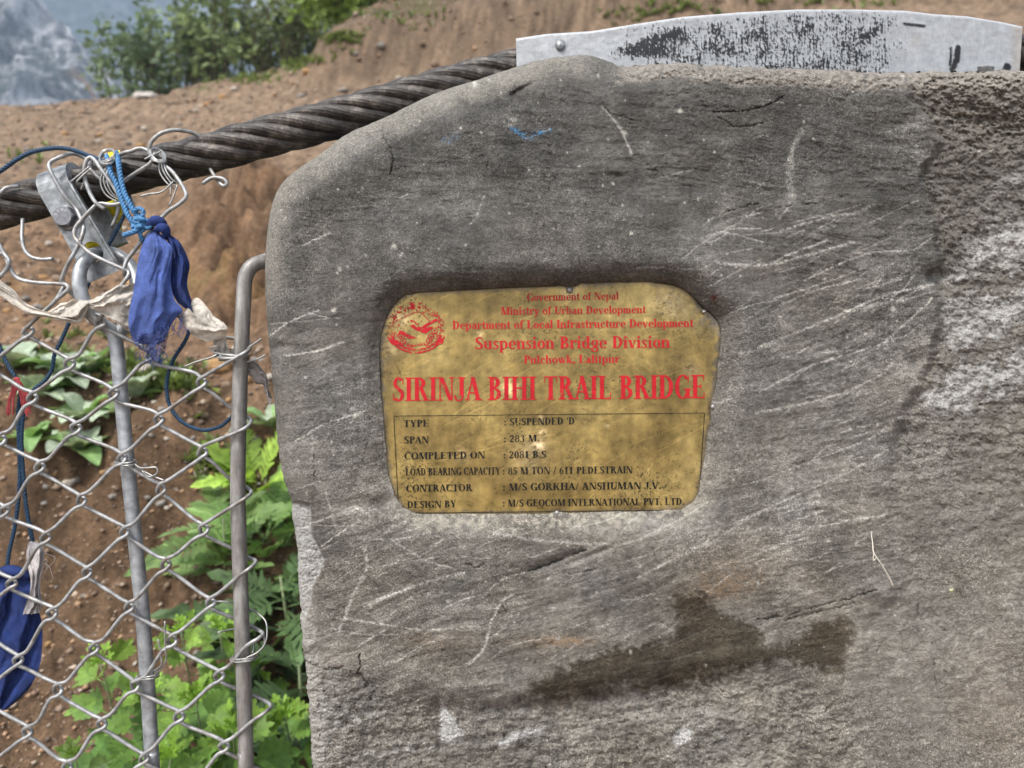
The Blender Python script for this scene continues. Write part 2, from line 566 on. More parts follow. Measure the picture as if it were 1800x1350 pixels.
blend((0.30, 0.275, 0.25), rim * sstep(-.5, .3, crag) * 0.75)
blend((0.30, 0.275, 0.25), top_rough * sstep(0.1, .6, nA + .4 * crag) * 0.5 * sstep(230, 160, Y))
# sky-lit highlight painted along the brow of the shoulder
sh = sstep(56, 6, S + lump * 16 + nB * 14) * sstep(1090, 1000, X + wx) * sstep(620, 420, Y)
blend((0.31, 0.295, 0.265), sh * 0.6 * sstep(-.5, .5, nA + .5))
# lip of the recess: pale mortar, with the lit bottom slope painted lighter
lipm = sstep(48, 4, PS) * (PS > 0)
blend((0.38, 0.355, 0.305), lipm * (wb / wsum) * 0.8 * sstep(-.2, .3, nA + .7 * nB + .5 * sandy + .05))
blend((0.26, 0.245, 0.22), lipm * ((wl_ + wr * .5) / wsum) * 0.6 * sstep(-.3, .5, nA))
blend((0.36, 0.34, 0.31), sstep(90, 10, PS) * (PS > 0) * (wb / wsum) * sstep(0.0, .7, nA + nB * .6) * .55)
# lower zone
blend((0.30, 0.28, 0.25), low * sstep(0.0, 0.7, nA + .5 * nB + .3 * crag - .1) * 0.75)
blend((0.075, 0.068, 0.06), low * sstep(0.1, 0.6, -nA + .4 * nB) * 0.55)
blend((0.40, 0.40, 0.395), chip * (0.75 + .25 * crag))
blend((0.36, 0.35, 0.33), edge * sstep(-.4, .4, nA + .3) * .8)
blend((0.38, 0.375, 0.365), (gauss(575, 1260, 30, 80) * .9 + gauss(640, 1262, 34, 14) + gauss(700, 1318, 60, 10, -.12)) * sstep(-.15, .4, nA + .1) * .85)
for pl in ([(775, 1226), (782, 1240), (796, 1258), (806, 1275), (818, 1298), (790, 1308), (770, 1300), (772, 1270)],
           [(872, 1302), (905, 1287), (958, 1276), (952, 1286), (915, 1296), (885, 1312)], [(1180, 1296), (1198, 1280), (1216, 1288), (1212, 1308), (1186, 1314)]):
    q_ = sstep(4, -4, sdf(X + wx * .5 + jx, Y + wy * .5 + jy, pl))
    blend((0.42, 0.42, 0.42), q_ * sstep(-.7, .2, nA + .3))
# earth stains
blend((0.26, 0.165, 0.09), (gauss(1262, 1035, 62, 22, -.2) * .5 + gauss(1290, 1000, 80, 50) * .30 + gauss(1000, 1127, 40, 8) * .7 + gauss(950, 1128, 80, 12) * .3 + gauss(760, 1125, 60, 20) * .35
                            + gauss(1330, 470, 60, 30) * .10 + gauss(1770, 1250, 90, 90) * .25) * sstep(-.6, .5, nA))
# damp patch
WET = [(1190, 1045), (1236, 1049), (1254, 1076), (1292, 1092), (1329, 1102), (1339, 1138), (1388, 1142), (1411, 1119), (1452, 1094), (1496, 1088), (1488, 1137), (1474, 1186), (1438, 1174),
       (1388, 1158), (1333, 1162), (1287, 1174), (1248, 1189), (1189, 1205), (1139, 1207), (1100, 1200), (1030, 1226), (967, 1236), (895, 1232), (920, 1207), (967, 1180), (1033, 1157),
       (1083, 1142), (1170, 1130), (1192, 1092)]
wet = sstep(11, -12, sdf(X + wx * .6 + jx * 1.8, Y + wy * .6 + jy * 1.8, WET) + nA * 24 + nB * 14 - 6 + 14 * sstep(1100, 900, X))
wet2 = gauss(1445, 1010, 30, 34, .3) * .6 * sstep(-.5, .4, nB + .3)
C *= 1 - np.clip(wet + wet2, 0, 1)[..., None] * (np.array([.69, .725, .77]) + .08 * nA[..., None])
# scratches
scr = np.zeros_like(X)


def scratch(pl, w_=1.3, a=0.8, seed=0):
    p_ = catmull(np.array(pl, float), 5)
    x0, y0 = p_.min(0) - 12; x1, y1 = p_.max(0) + 12
    bx = (X > x0) & (X < x1) & (Y > y0) & (Y < y1)
    d_ = seg_dist(X[bx] + jx[bx] * .5, Y[bx] + jy[bx] * .5, p_)
    m_ = np.exp(-(d_ / (w_ * .85)) ** 2) * a * sstep(-.40, .30, nC[bx] * .8 + nA[bx] * .6 + nB[bx] * .4 + .12)
    scr[bx] = np.maximum(scr[bx], m_)


for pl, w_, a in [([(1333, 610), (1460, 560), (1553, 520), (1640, 500)], 2.4, .9), ([(1413, 493), (1520, 447), (1600, 441)], 1.6, .8), ([(1360, 525), (1460, 493), (1525, 468)], 1.3, .7),
                  ([(1453, 562), (1570, 520), (1610, 480)], 1.3, .7), ([(1335, 690), (1420, 645), (1500, 620), (1560, 600)], 1.8, .8), ([(1330, 725), (1400, 712), (1480, 690), (1555, 655)], 2.6, .8),
                  ([(1545, 608), (1590, 570), (1638, 525)], 1.8, .9), ([(1320, 850), (1440, 805), (1530, 770), (1570, 740)], 1.6, .7), ([(1290, 920), (1400, 870), (1480, 835), (1560, 790)], 2.0, .8),
                  ([(1240, 960), (1340, 900), (1450, 880)], 1.5, .6), ([(1440, 925), (1500, 913), (1555, 905)], 2.2, .95), ([(1300, 985), (1370, 960), (1420, 945)], 1.6, .6),
                  ([(1120, 1015), (1180, 985), (1245, 950)], 2.2, .8), ([(1350, 470), (1380, 450), (1455, 422)], 1.8, .7), ([(1200, 455), (1255, 412), (1285, 410), (1340, 425)], 1.4, .6),
                  ([(1260, 462), (1350, 465), (1430, 445), (1500, 425)], 2.8, .7), ([(1372, 405), (1460, 380), (1500, 375), (1535, 360)], 2.5, .6), ([(1390, 285), (1388, 310), (1392, 345)], 8, .35),
                  ([(1410, 230), (1395, 255), (1390, 285)], 5, .35), ([(1060, 190), (1090, 225), (1110, 270)], 2.6, .5), ([(640, 1065), (700, 1040), (760, 1020), (815, 1006)], 2.8, .9),
                  ([(780, 1070), (810, 1055), (845, 1045)], 1.6, .8), ([(640, 965), (645, 990), (640, 1008), (620, 1045), (608, 1080), (595, 1110)], 3.2, .7), ([(590, 1085), (680, 1098), (750, 1107), (840, 1100)], 2.2, .7),
                  ([(820, 1172), (850, 1140), (862, 1098), (880, 1060), (900, 1045)], 2.4, .9), ([(627, 1137), (650, 1122), (675, 1108)], 2, .7), ([(580, 1105), (640, 1115), (700, 1115)], 1.2, .6),
                  ([(475, 590), (510, 565), (560, 545)], 1.6, .8), ([(500, 625), (555, 617), (605, 600)], 2.4, .9), ([(520, 775), (560, 750), (600, 735), (640, 722)], 2.0, .8),
                  ([(545, 920), (590, 905), (640, 890)], 1.8, .7), ([(565, 960), (600, 935), (625, 918)], 1.8, .8), ([(570, 860), (580, 890), (590, 930)], 2.5, .5), ([(600, 900), (625, 890), (650, 910)], 3, .6),
                  ([(475, 570), (600, 558)], 1.0, .5), ([(520, 860), (590, 835)], 1.0, .5), ([(547, 760), (552, 815)], 3, .35), ([(850, 345), (840, 375), (825, 395)], 1.4, .5), ([(640, 1000), (760, 980)], 1.2, .6),
                  ([(860, 935), (960, 950), (1090, 955), (1160, 930)], 3.5, .55), ([(690, 950), (750, 985), (800, 1000)], 2, .5), ([(1090, 1055), (1250, 1048)], 1.2, .4)]:
    scratch(pl, w_, a)
for k in range(210):
    if k < 110:
        x0 = rng.uniform(1230, 1640); y0 = rng.uniform(380, 1050)
    elif k < 170:
        x0 = rng.uniform(500, 1250); y0 = rng.uniform(920, 1190)
    else:
        x0 = rng.uniform(480, 1600); y0 = rng.uniform(160, 900)
    a_ = rng.normal(-0.38, 0.16) if k < 170 else rng.normal(-.3, .5)
    L_ = rng.uniform(15, 130) * (1 if k < 170 else .5)
    dx, dy = math.cos(a_) * L_, math.sin(a_) * L_
    bend = rng.normal(0, .05) * L_
    scratch([(x0, y0), (x0 + dx / 2 - dy / L_ * bend, y0 + dy / 2 + dx / L_ * bend), (x0 + dx, y0 + dy)], rng.uniform(.7, 1.5), rng.uniform(.25, .75))
inpl = (PS > 2)
blend((0.60, 0.59, 0.56), scr * 0.85 * inpl * (1 - .8 * np.clip(wet, 0, 1)) * (1 - right * .8))
hm -= scr * 0.5 * inpl
# white chalky haze where it has been rubbed
blend((0.42, 0.415, 0.40), 0.55 * (gauss(1150, 1000, 160, 40, -.3) * .6 + gauss(1350, 760, 60, 120) * .4 + gauss(820, 1090, 160, 40) * .4 + gauss(1720, 1180, 140, 140) * .5 + gauss(1500, 640, 120, 60, -.4) + gauss(1440, 830, 120, 40, -.4) + gauss(610, 700, 60, 80) * .7 + gauss(690, 870, 30, 40) + gauss(640, 960, 40, 60) * .6 + gauss(1600, 260, 30, 60)
                                   + gauss(890, 215, 40, 12, -.6)) * sstep(-.1, .6, nA + nB * .5))
# specks and paint
for k in range(420):
    x0 = rng.uniform(480, 1800); y0 = rng.uniform(130, 1350); r_ = rng.uniform(0.8, 2.2) * (1 if k % 9 else 1.9)
    bx = (np.abs(X - x0) < 8) & (np.abs(Y - y0) < 8)
    m_ = np.exp(-((X[bx] - x0 + jx[bx] * .5) ** 2 + ((Y[bx] - y0 + jy[bx] * .5) * rng.uniform(.7, 1.4)) ** 2) / r_ ** 2) * rng.uniform(.5, 1)
    C[bx] = C[bx] * (1 - m_[:, None]) + np.array([0.5, 0.49, 0.45]) * m_[:, None]
for pl, w_ in [([(779, 245), (790, 248), (802, 241)], 3), ([(902, 226), (915, 236), (932, 242), (938, 236)], 3.5), ([(944, 236), (954, 232), (966, 230)], 3)]:
    d_ = seg_dist(X + jx, Y + jy, pl)
    blend((0.06, 0.25, 0.50), np.exp(-(d_ / w_) ** 2) * sstep(-.1, .3, nC + nA * .5) * .9)
blend((0.12, 0.03, 0.025), np.exp(-((X - 1254) ** 2 + (Y - 524) ** 2) / 30.0) * .9)
blend((0.62, 0.60, 0.40), np.exp(-((X - 1673) ** 2 + (Y - 1037) ** 2) / 16.0))
C *= (1 - .65 * np.clip(cr_mask, 0, 1))[..., None]
C = np.clip(C * np.array([1.05, 1.025, .97]), 0.012, 0.6)

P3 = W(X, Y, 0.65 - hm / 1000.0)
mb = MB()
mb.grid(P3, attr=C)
# sides: the front's border carried back, and the foot carried down into the ground
def back(row, colr, vec):
    # from the front's edge backwards: rough render with its own patches
    ts = np.linspace(0, 1, 150) ** 1.15 * .45
    idx_ = np.arange(len(row)) * .0009
    A2, T2 = np.meshgrid(idx_, ts)
    rel = fbm(T2 / .03, A2 / .03, 5, 7, gain=.6) * .006 + fbm(T2 / .008, A2 / .008, 3, 8) * .0015
    rel *= sstep(0, .02, T2)
    P_ = row[None] + np.array(vec) * T2[..., None] + rel[..., None] * (RGT + UPV * .6)
    tone_ = .15 * np.exp(.6 * fbm(T2 / .05, A2 / .05, 4, 9) + .4 * fbm(T2 / .012, A2 / .012, 3, 10))
    c_ = tone_[..., None] * np.array([1.05, 1.0, .94])
    k_ = sstep(0, .015, T2)[..., None]
    return P_, np.asarray(colr)[None] * (1 - k_) + c_ * k_
bv = FWD * 1.0
Pt, Ct = back(P3[0], C[0], bv * 1.0)
mb.grid(Pt[::-1], attr=Ct)
Pl, Cl = back(P3[:, 0], C[:, 0], bv * 1.0)
mb.grid(np.swapaxes(Pl, 0, 1)[:, ::-1], attr=np.swapaxes(Cl, 0, 1))
Pr, Cr = back(P3[:, -1], C[:, -1], bv * 1.0)
mb.grid(np.swapaxes(Pr, 0, 1), attr=np.swapaxes(Cr, 0, 1))
foot = P3[-1][::6]
footb = foot.copy(); footb[:, 2] = 0.0
foot_back = footb + FWD * .45
mb.grid(np.array([foot, footb, foot_back]), attr=np.array([C[-1][::6]] * 3))
for c_ in (0, -1):
    e_ = P3[-1, c_][None] + FWD * np.linspace(0, .45, 12)[:, None]
    e2 = e_.copy(); e2[:, 2] = 0
    pq = np.array([mix(e_, e2, f_) for f_ in np.linspace(0, 1, 20)])
    mb.grid(pq if c_ == 0 else pq[:, ::-1], attr=np.full((20, 12, 3), .14))

t = NT("weathered_stone")
c = t.attr()
g1 = t.noise(700, 3, .7)
g2 = t.noise(240, 5, .65)
c = t.mixc(1.0, c, t.mixc(t.ramp(t.noise(9, 3, .5), [(.42, 0.), (.62, .75)]), t.ramp(g1, [(0.30, 0.46), (0.5, 0.88), (0.60, 1.22), (.70, 2.2)]), (1., 1., 1.)), 'MULTIPLY')
c = t.mixc(1.0, c, t.ramp(g2, [(0.3, 0.74), (0.7, 1.3)]), 'MULTIPLY')
hgt = t.math('ADD', t.math('MULTIPLY', g1, 0.6), g2)
t.p(Base_Color=c, Roughness=0.86, Normal=t.bump(hgt, 0.9, 0.0026))
t.b.inputs['Specular IOR Level'].default_value = 0.12
STONE = t.m
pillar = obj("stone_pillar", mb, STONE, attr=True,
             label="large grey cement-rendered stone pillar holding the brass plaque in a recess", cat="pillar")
# the frayed root fibre caught on the render
mb = MB()
mb.tube(W(*catmull([(1531, 935, .632), (1534, 955, .626), (1536, 972, .624), (1548, 990, .624), (1560, 1010, .626), (1570, 1031, .63)], 6).T), np.linspace(.0003, .0008, 31), 5)
mb.tube(W(*catmull([(1536, 972, .624), (1535, 985, .625), (1541, 980, .624)], 5).T), .0004, 5)
obj("root_fibre", mb, simple("dry_fibre", (0.62, 0.57, 0.48), .7), label="thin dry white fibre stuck on the pillar's rough render edge", cat="fibre")
# ------------------------------------------------------------------ brass plaque and its lettering
PD = 0.65 + 0.005 + 0.0002     # depth of the plate's face
plaque = thing("plaque", tuple(W(970, 904, PD)), "worn brass plaque with red and black engraved lettering set in the pillar", "plaque")


def brass(tb):
    co = tb.tc
    n1 = tb.noise(14, 6, .6)
    n2 = tb.noise(90, 5, .65)
    n3 = tb.noise(420, 3, .6)
    c_ = tb.ramp(n1, [(0.30, (0.20, 0.132, 0.042)), (0.5, (0.345, 0.24, 0.078)), (0.70, (0.50, 0.365, 0.135))])
    c_ = tb.mixc(1.0, c_, tb.ramp(n2, [(0.32, 0.62), (0.68, 1.30)]), 'MULTIPLY')
    vert = tb.noise(40, 4, .6, vec=tb.mapping((1, 1, .12)))
    c_ = tb.mixc(1.0, c_, tb.ramp(vert, [(0.36, 0.72), (0.64, 1.22)]), 'MULTIPLY')
    spot = tb.ramp(n3, [(0.55, 0.0), (0.63, 1.0)])
    patch = tb.ramp(tb.noise(22, 3, .5), [(0.45, 0.0), (0.62, 1.0)])
    c_ = tb.mixc(tb.math('MULTIPLY', tb.math('MULTIPLY', spot, patch), .75), c_, (0.03, 0.026, 0.015))
    return c_, n2, n3


t = NT("old_brass")
bc, n2, n3 = brass(t)
bc = t.mixc(1.0, bc, t.attr(), 'MULTIPLY')
t.p(Base_Color=bc, Metallic=0.6, Roughness=t.ramp(n2, [(0.3, .24), (0.7, .44)]), Normal=t.bump(n2, .35, .0008))
BRASS = t.m

# plate: fine sheet so that dents and rubbed patches are real
px = np.linspace(655, 1290, 420); py = np.linspace(484, 914, 290)
GX, GY = np.meshgrid(px, py)
ins = sdf(GX, GY, PLATE)
dents = fbm(GX / 60, GY / 60, 3, 301) * .5 + fbm(GX / 22, GY / 22, 2, 311) * .16
tintp = np.ones(GX.shape + (3,))
scp = np.zeros_like(GX)
r2 = np.random.default_rng(11)
nzp = fbm(GX / 8, GY / 8, 3, 321)
for k in range(150):
    if k < 100:
        x0 = r2.uniform(690, 1240); y0 = r2.uniform(520, 890); a_ = r2.normal(-.42, .18); L_ = r2.uniform(10, 110) if k > 14 else r2.uniform(120, 260)
    else:
        x0 = r2.uniform(1080, 1240); y0 = r2.uniform(500, 660); a_ = r2.normal(.6, .5); L_ = r2.uniform(10, 50)
    w_ = r2.uniform(.5, .95)
    d_ = seg_dist(GX + nzp * 1.2, GY, [(x0, y0), (x0 + math.cos(a_) * L_ / 2, y0 + math.sin(a_) * L_ / 2 + r2.normal(0, L_ * .02)), (x0 + math.cos(a_) * L_, y0 + math.sin(a_) * L_)])
    scp = np.maximum(scp, np.exp(-(d_ / w_) ** 2) * r2.uniform(.15, .8))
tintp *= (1 + scp * 0.75)[..., None]
dents -= scp * .12
for x0, y0, s_, am in [(898, 683, 13, 1.9), (948, 782, 9, 2.2), (955, 760, 6, 2.0), (952, 733, 5, 1.5), (813, 800, 12, .9), (1000, 512, 14, .9), (843, 588, 6, 1.2), (1068, 748, 4, 1.0), (705, 560, 16, .6),
                       (690, 610, 20, .35), (1215, 650, 14, .4), (1180, 530, 30, .3), (930, 800, 30, .3)]:
    m_ = np.exp(-((GX - x0 + nzp * 5) ** 2 + (GY - y0 + nzp * 5) ** 2) / s_ ** 2) * sstep(-.4, .3, nzp + .2)
    tintp = tintp * (1 - m_[..., None]) + (tintp * (1 + am) * np.array([1.0, 1.05, 1.5])) * m_[..., None]
    dents -= m_ * .8
# cement smears near the border and dull grey tarnish
edge_n = fbm(GX / 14, GY / 14, 4, 331)
sm = sstep(-9, -1, ins + edge_n * 7)
sm2 = np.exp(-((GX - 1245) / 26) ** 2 - ((GY - 556) / 26) ** 2) + np.exp(-((GX - 1262) / 13) ** 2 - ((GY - 640) / 60) ** 2) * .8 + np.exp(-((GX - 675) / 12) ** 2 - ((GY - 640) / 80) ** 2) * .5 \
    + np.exp(-((GX - 1060) / 34) ** 2 - ((GY - 500) / 9) ** 2) * .7
g_ = np.clip(sm * .7 + sm2 * sstep(-.3, .4, edge_n + .2) * .9, 0, 1)[..., None]
tintp = tintp * (1 - g_) + np.array([0.62, 0.72, 1.5]) * (0.75 + .3 * edge_n[..., None]) * g_
dk = np.exp(-((GX - 1238) / 22) ** 2 - ((GY - 530) / 14) ** 2) * .75 + np.exp(-((GX - 1150) / 40) ** 2 - ((GY - 775) / 14) ** 2) * .3 + np.exp(-((GX - 985) / 40) ** 2 - ((GY - 735) / 12) ** 2) * .35
tintp *= (1 - np.clip(dk, 0, .8))[..., None]
idx = np.arange(GX.size).reshape(GX.shape)
qd = np.stack([idx[:-1, :-1], idx[1:, :-1], idx[1:, 1:], idx[:-1, 1:]], -1).reshape(-1, 4)
cin = (ins[:-1, :-1] < 7).ravel()
mb = MB()
mb.add(W(GX, GY, PD + .0006 - dents / 2500.).reshape(-1, 3), qd[cin][:, ::-1], attr=tintp.reshape(-1, 3))
obj("brass_sheet", mb, BRASS, plaque, attr=True)

T_, t_ = 0.20, 0.060


def g_rect(x0, y0, x1, y1): return [[(x0, y0), (x1, y0), (x1, y1), (x0, y1)]]
def g_stem(x, y0, y1, sb=1, st=1, w=T_):
    r = g_rect(x - w / 2, y0, x + w / 2, y1)
    if sb: r += g_rect(x - w / 2 - .09, y0, x + w / 2 + .09, y0 + .05)
    if st == 1: r += g_rect(x - w / 2 - .09, y1 - .05, x + w / 2 + .09, y1)
    if st == 2: r += g_rect(x - w / 2 - .09, y1 - .06, x, y1)
    return r
def g_diag(x0, y0, x1, y1, w, s0=0, s1=0):
    r = [[(x0 - w / 2, y0), (x1 - w / 2, y1), (x1 + w / 2, y1), (x0 + w / 2, y0)]]
    for s_, x_, y_ in ((s0, x0, y0), (s1, x1, y1)):
        if s_:
            yy = (y_ - .05, y_) if y_ > .5 else (y_, y_ + .05)
            if y_ > .5 and y_ < .9: yy = (y_ - .05, y_)
            r += g_rect(x_ - w / 2 - .08, yy[0], x_ + w / 2 + .08, yy[1])
    return r
def g_ring(cx, cy, rx, ry, a0=0, a1=360, T=None, t=None):
    T = T_ if T is None else T; t = t_ if t is None else t
    n = max(6, int(abs(a1 - a0) / 15))
    r = []
    for k in range(n):
        a, b = rad(a0 + (a1 - a0) * k / n), rad(a0 + (a1 - a0) * (k + 1) / n)
        r.append([(cx + math.cos(a) * rx, cy + math.sin(a) * ry), (cx + math.cos(b) * rx, cy + math.sin(b) * ry),
                  (cx + math.cos(b) * (rx - T), cy + math.sin(b) * (ry - t)), (cx + math.cos(a) * (rx - T), cy + math.sin(a) * (ry - t))])
    return ['ring', r]
def flat(*parts):
    out = []; 
    for p_ in parts:
        if p_ and p_[0] == 'ring': out.append(p_[1])
        else:
            for q in p_: out.append([q])
    return out


TH = .075
GL = {
 'A': (flat(g_diag(.36, 1, .64, 0, T_, 0, 1), g_diag(.36, 1, .10, 0, TH, 0, 1), g_rect(.2, .29, .52, .35)), .76),
 'B': (flat(g_stem(.2, 0, 1), g_ring(.3, .755, .30, .245, -90, 90), g_ring(.3, .265, .36, .265, -90, 90), g_rect(.2, .94, .31, 1), g_rect(.2, 0, .31, .06), g_rect(.2, .49, .31, .55)), .72),
 'C': (flat(g_ring(.41, .5, .38, .52, 42, 318), g_rect(.66, .66, .71, 1.0)), .76),
 'D': (flat(g_stem(.2, 0, 1), g_ring(.3, .5, .44, .5, -90, 90), g_rect(.2, .94, .31, 1), g_rect(.2, 0, .31, .06)), .80),
 'E': (flat(g_stem(.2, 0, 1), g_rect(.2, .94, .64, 1), g_rect(.2, 0, .66, .06), g_rect(.2, .48, .5, .54), g_rect(.60, .76, .64, .95), g_rect(.62, .05, .66, .26), g_rect(.46, .38, .5, .64)), .72),
 'G': (flat(g_ring(.41, .5, .38, .52, 42, 320), g_stem(.65, .02, .42), g_rect(.66, .68, .70, 1.0)), .82),
 'H': (flat(g_stem(.2, 0, 1), g_stem(.68, 0, 1), g_rect(.2, .47, .68, .53)), .88),
 'I': (flat(g_stem(.2, 0, 1)), .40),
 'J': (flat(g_stem(.36, .22, 1, 0, 1), g_ring(.22, .22, .24, .26, 180, 360, T=.1)), .54),
 'K': (flat(g_stem(.2, 0, 1), g_diag(.32, .42, .64, 1, TH, 0, 1), g_diag(.40, .58, .68, 0, T_, 0, 1)), .84),
 'L': (flat(g_stem(.2, 0, 1), g_rect(.2, 0, .64, .06), g_rect(.60, .05, .64, .30)), .70),
 'M': (flat(g_stem(.14, 0, 1, w=.065), g_diag(.22, 1, .48, 0, T_), g_diag(.50, 0, .76, 1, .065), g_stem(.84, 0, 1)), 1.02),
 'N': (flat(g_stem(.14, 0, 1, w=.065), g_diag(.20, 1, .66, 0, T_), g_stem(.72, 0, 1, 0, 1, w=.065)), .84),
 'O': (flat(g_ring(.42, .5, .39, .52)), .84),
 'P': (flat(g_stem(.2, 0, 1), g_ring(.3, .735, .34, .265, -90, 90), g_rect(.2, .94, .31, 1), g_rect(.2, .47, .31, .53)), .66),
 'R': (flat(g_stem(.2, 0, 1), g_ring(.3, .755, .32, .245, -90, 90), g_rect(.2, .94, .31, 1), g_rect(.2, .51, .38, .57), g_diag(.40, .54, .68, 0, T_, 0, 1)), .80),
 'S': (flat(g_ring(.31, .755, .25, .265, 35, 250, T=.17, t=.09), g_ring(.31, .265, .28, .285, -145, 75, T=.17, t=.09), g_diag(.19, .66, .45, .36, .2), g_rect(.51, .70, .55, 1.0), g_rect(.05, 0, .09, .30)), .62),
 'T': (flat(g_stem(.36, 0, 1, 1, 0), g_rect(.04, .94, .68, 1), g_rect(.04, .72, .08, .95), g_rect(.64, .72, .68, .95)), .72),
 'U': (flat(g_stem(.2, .3, 1, 0, 1), g_stem(.66, .3, 1, 0, 1, w=.065), g_ring(.395, .32, .295, .34, 180, 360, T=.15, t=.1)), .80),
 'V': (flat(g_diag(.14, 1, .38, 0, T_, 1, 0), g_diag(.64, 1, .42, 0, TH, 1, 0)), .76),
 'Y': (flat(g_diag(.14, 1, .36, .44, T_, 1, 0), g_diag(.62, 1, .42, .44, TH, 1, 0), g_stem(.38, 0, .48, 1, 0)), .74),
 'a': (flat(g_stem(.41, .02, .48, 0, 0, w=.17), g_rect(.38, 0, .56, .06), g_ring(.28, .48, .215, .2, 0, 165, T=.16), g_ring(.25, .18, .21, .20, 30, 330, T=.15)), .58),
 'b': (flat(g_stem(.15, .02, 1, 0, 2, w=.17), g_ring(.33, .34, .27, .35, -130, 130, T=.17)), .64),
 'c': (flat(g_ring(.3, .34, .27, .35, 48, 315, T=.17), g_ring(.42, .52, .08, .09, T=.08, t=.09)), .54),
 'd': (flat(g_ring(.3, .34, .27, .35, 50, 310, T=.17), g_stem(.46, .0, 1, 0, 2, w=.17), g_rect(.46, 0, .64, .05)), .66),
 'e': (flat(g_ring(.3, .34, .27, .35, 0, 318, T=.17), g_rect(.1, .34, .56, .39)), .58),
 'f': (flat(g_stem(.18, 0, .80, 1, 0, w=.17), g_ring(.335, .79, .24, .22, 40, 180, T=.17), g_rect(.02, .61, .36, .67)), .40),
 'g': (flat(g_ring(.28, .44, .24, .25, T=.15), g_ring(.28, -.1, .27, .2, T=.12, t=.08), g_rect(.2, .1, .5, .2), g_rect(.44, .6, .58, .67)), .58),
 'h': (flat(g_stem(.15, 0, 1, 1, 2, w=.17), g_ring(.335, .42, .235, .26, 0, 130, T=.17), g_stem(.485, 0, .44, 1, 0, w=.17)), .66),
 'i': (flat(g_stem(.16, 0, .67, 1, 2, w=.17), g_ring(.16, .89, .10, .10, T=.1, t=.1)), .34),
 'k': (flat(g_stem(.15, 0, 1, 1, 2, w=.17), g_diag(.24, .28, .46, .67, .07, 0, 1), g_diag(.3, .40, .52, 0, .17, 0, 1)), .64),
 'l': (flat(g_stem(.16, 0, 1, 1, 2, w=.17)), .34),
 'm': (flat(g_stem(.15, 0, .67, 1, 2, w=.17), g_ring(.32, .42, .22, .26, 0, 130, T=.17), g_stem(.455, 0, .44, 1, 0, w=.17), g_ring(.62, .42, .22, .26, 0, 130, T=.17), g_stem(.755, 0, .44, 1, 0, w=.17)), .94),
 'n': (flat(g_stem(.15, 0, .67, 1, 2, w=.17), g_ring(.335, .42, .235, .26, 0, 130, T=.17), g_stem(.485, 0, .44, 1, 0, w=.17)), .66),
 'o': (flat(g_ring(.3, .34, .27, .35, T=.17)), .60),
 'p': (flat(g_stem(.15, -.3, .67, 1, 2, w=.17), g_ring(.33, .34, .27, .35, -130, 130, T=.17)), .64),
 'r': (flat(g_stem(.15, 0, .67, 1, 2, w=.17), g_ring(.36, .50, .12, .18, 20, 160, T=.08), g_ring(.42, .56, .08, .09, T=.08, t=.09)), .50),
 's': (flat(g_ring(.22, .51, .17, .18, 35, 250, T=.12, t=.07), g_ring(.22, .18, .19, .195, -145, 75, T=.12, t=.07), g_diag(.14, .45, .32, .24, .15), g_rect(.35, .48, .385, .68), g_rect(.04, 0, .075, .2)), .46),
 't': (flat(g_stem(.18, .1, .88, 0, 0, w=.16), g_rect(.03, .61, .36, .67), g_ring(.255, .13, .155, .14, 180, 340, T=.12)), .40),
 'u': (flat(g_stem(.15, .2, .67, 0, 2, w=.17), g_ring(.30, .22, .235, .23, 180, 310, T=.16), g_stem(.48, 0, .67, 0, 2, w=.17), g_rect(.48, 0, .65, .05)), .66),
 'v': (flat(g_diag(.12, .67, .30, 0, .17, 1, 0), g_diag(.50, .67, .33, 0, .07, 1, 0)), .60),
 'w': (flat(g_diag(.12, .67, .28, 0, .17, 1, 0), g_diag(.44, .67, .30, 0, .07, 0, 0), g_diag(.42, .67, .58, 0, .17, 1, 0), g_diag(.76, .67, .61, 0, .07, 1, 0)), .86),
 'y': (flat(g_diag(.12, .67, .31, .02, .17, 1, 0), g_diag(.50, .67, .24, -.26, .07, 1, 0), g_ring(.17, -.22, .09, .09, T=.09, t=.09)), .60),
 '0': (flat(g_ring(.3, .5, .27, .52, T=.18)), .60),
 '1': (flat(g_stem(.3, 0, 1, 1, 0), g_diag(.12, .74, .30, .98, .09)), .60),
 '2': (flat(g_ring(.28, .72, .25, .30, -20, 170, T=.17), g_diag(.44, .66, .12, .06, .13), g_rect(.04, 0, .54, .13)), .60),
 '3': (flat(g_ring(.26, .76, .24, .26, -80, 150, T=.16), g_ring(.26, .27, .27, .29, -150, 85, T=.17)), .60),
 '5': (flat(g_rect(.16, .86, .52, 1), g_rect(.12, .5, .18, 1), g_ring(.24, .31, .29, .33, -150, 110, T=.17)), .60),
 '6': (flat(g_ring(.3, .31, .26, .33, T=.16), g_ring(.42, .38, .38, .64, 95, 185, T=.16)), .60),
 '8': (flat(g_ring(.3, .76, .22, .26, T=.12), g_ring(.3, .27, .26, .29, T=.14)), .60),
 ':': (flat(g_ring(.16, .1, .1, .1, T=.1, t=.1), g_ring(.16, .56, .1, .1, T=.1, t=.1)), .34),
 '.': (flat(g_ring(.14, .1, .1, .1, T=.1, t=.1)), .28),
 ',': (flat(g_ring(.14, .1, .1, .1, T=.1, t=.1), g_diag(.19, .08, .1, -.2, .07)), .28),
 '/': (flat(g_diag(.08, 0, .34, 1, .08)), .42),
 "'": (flat(g_diag(.12, .66, .14, 1, .09)), .24),
 ' ': ([], .34)}


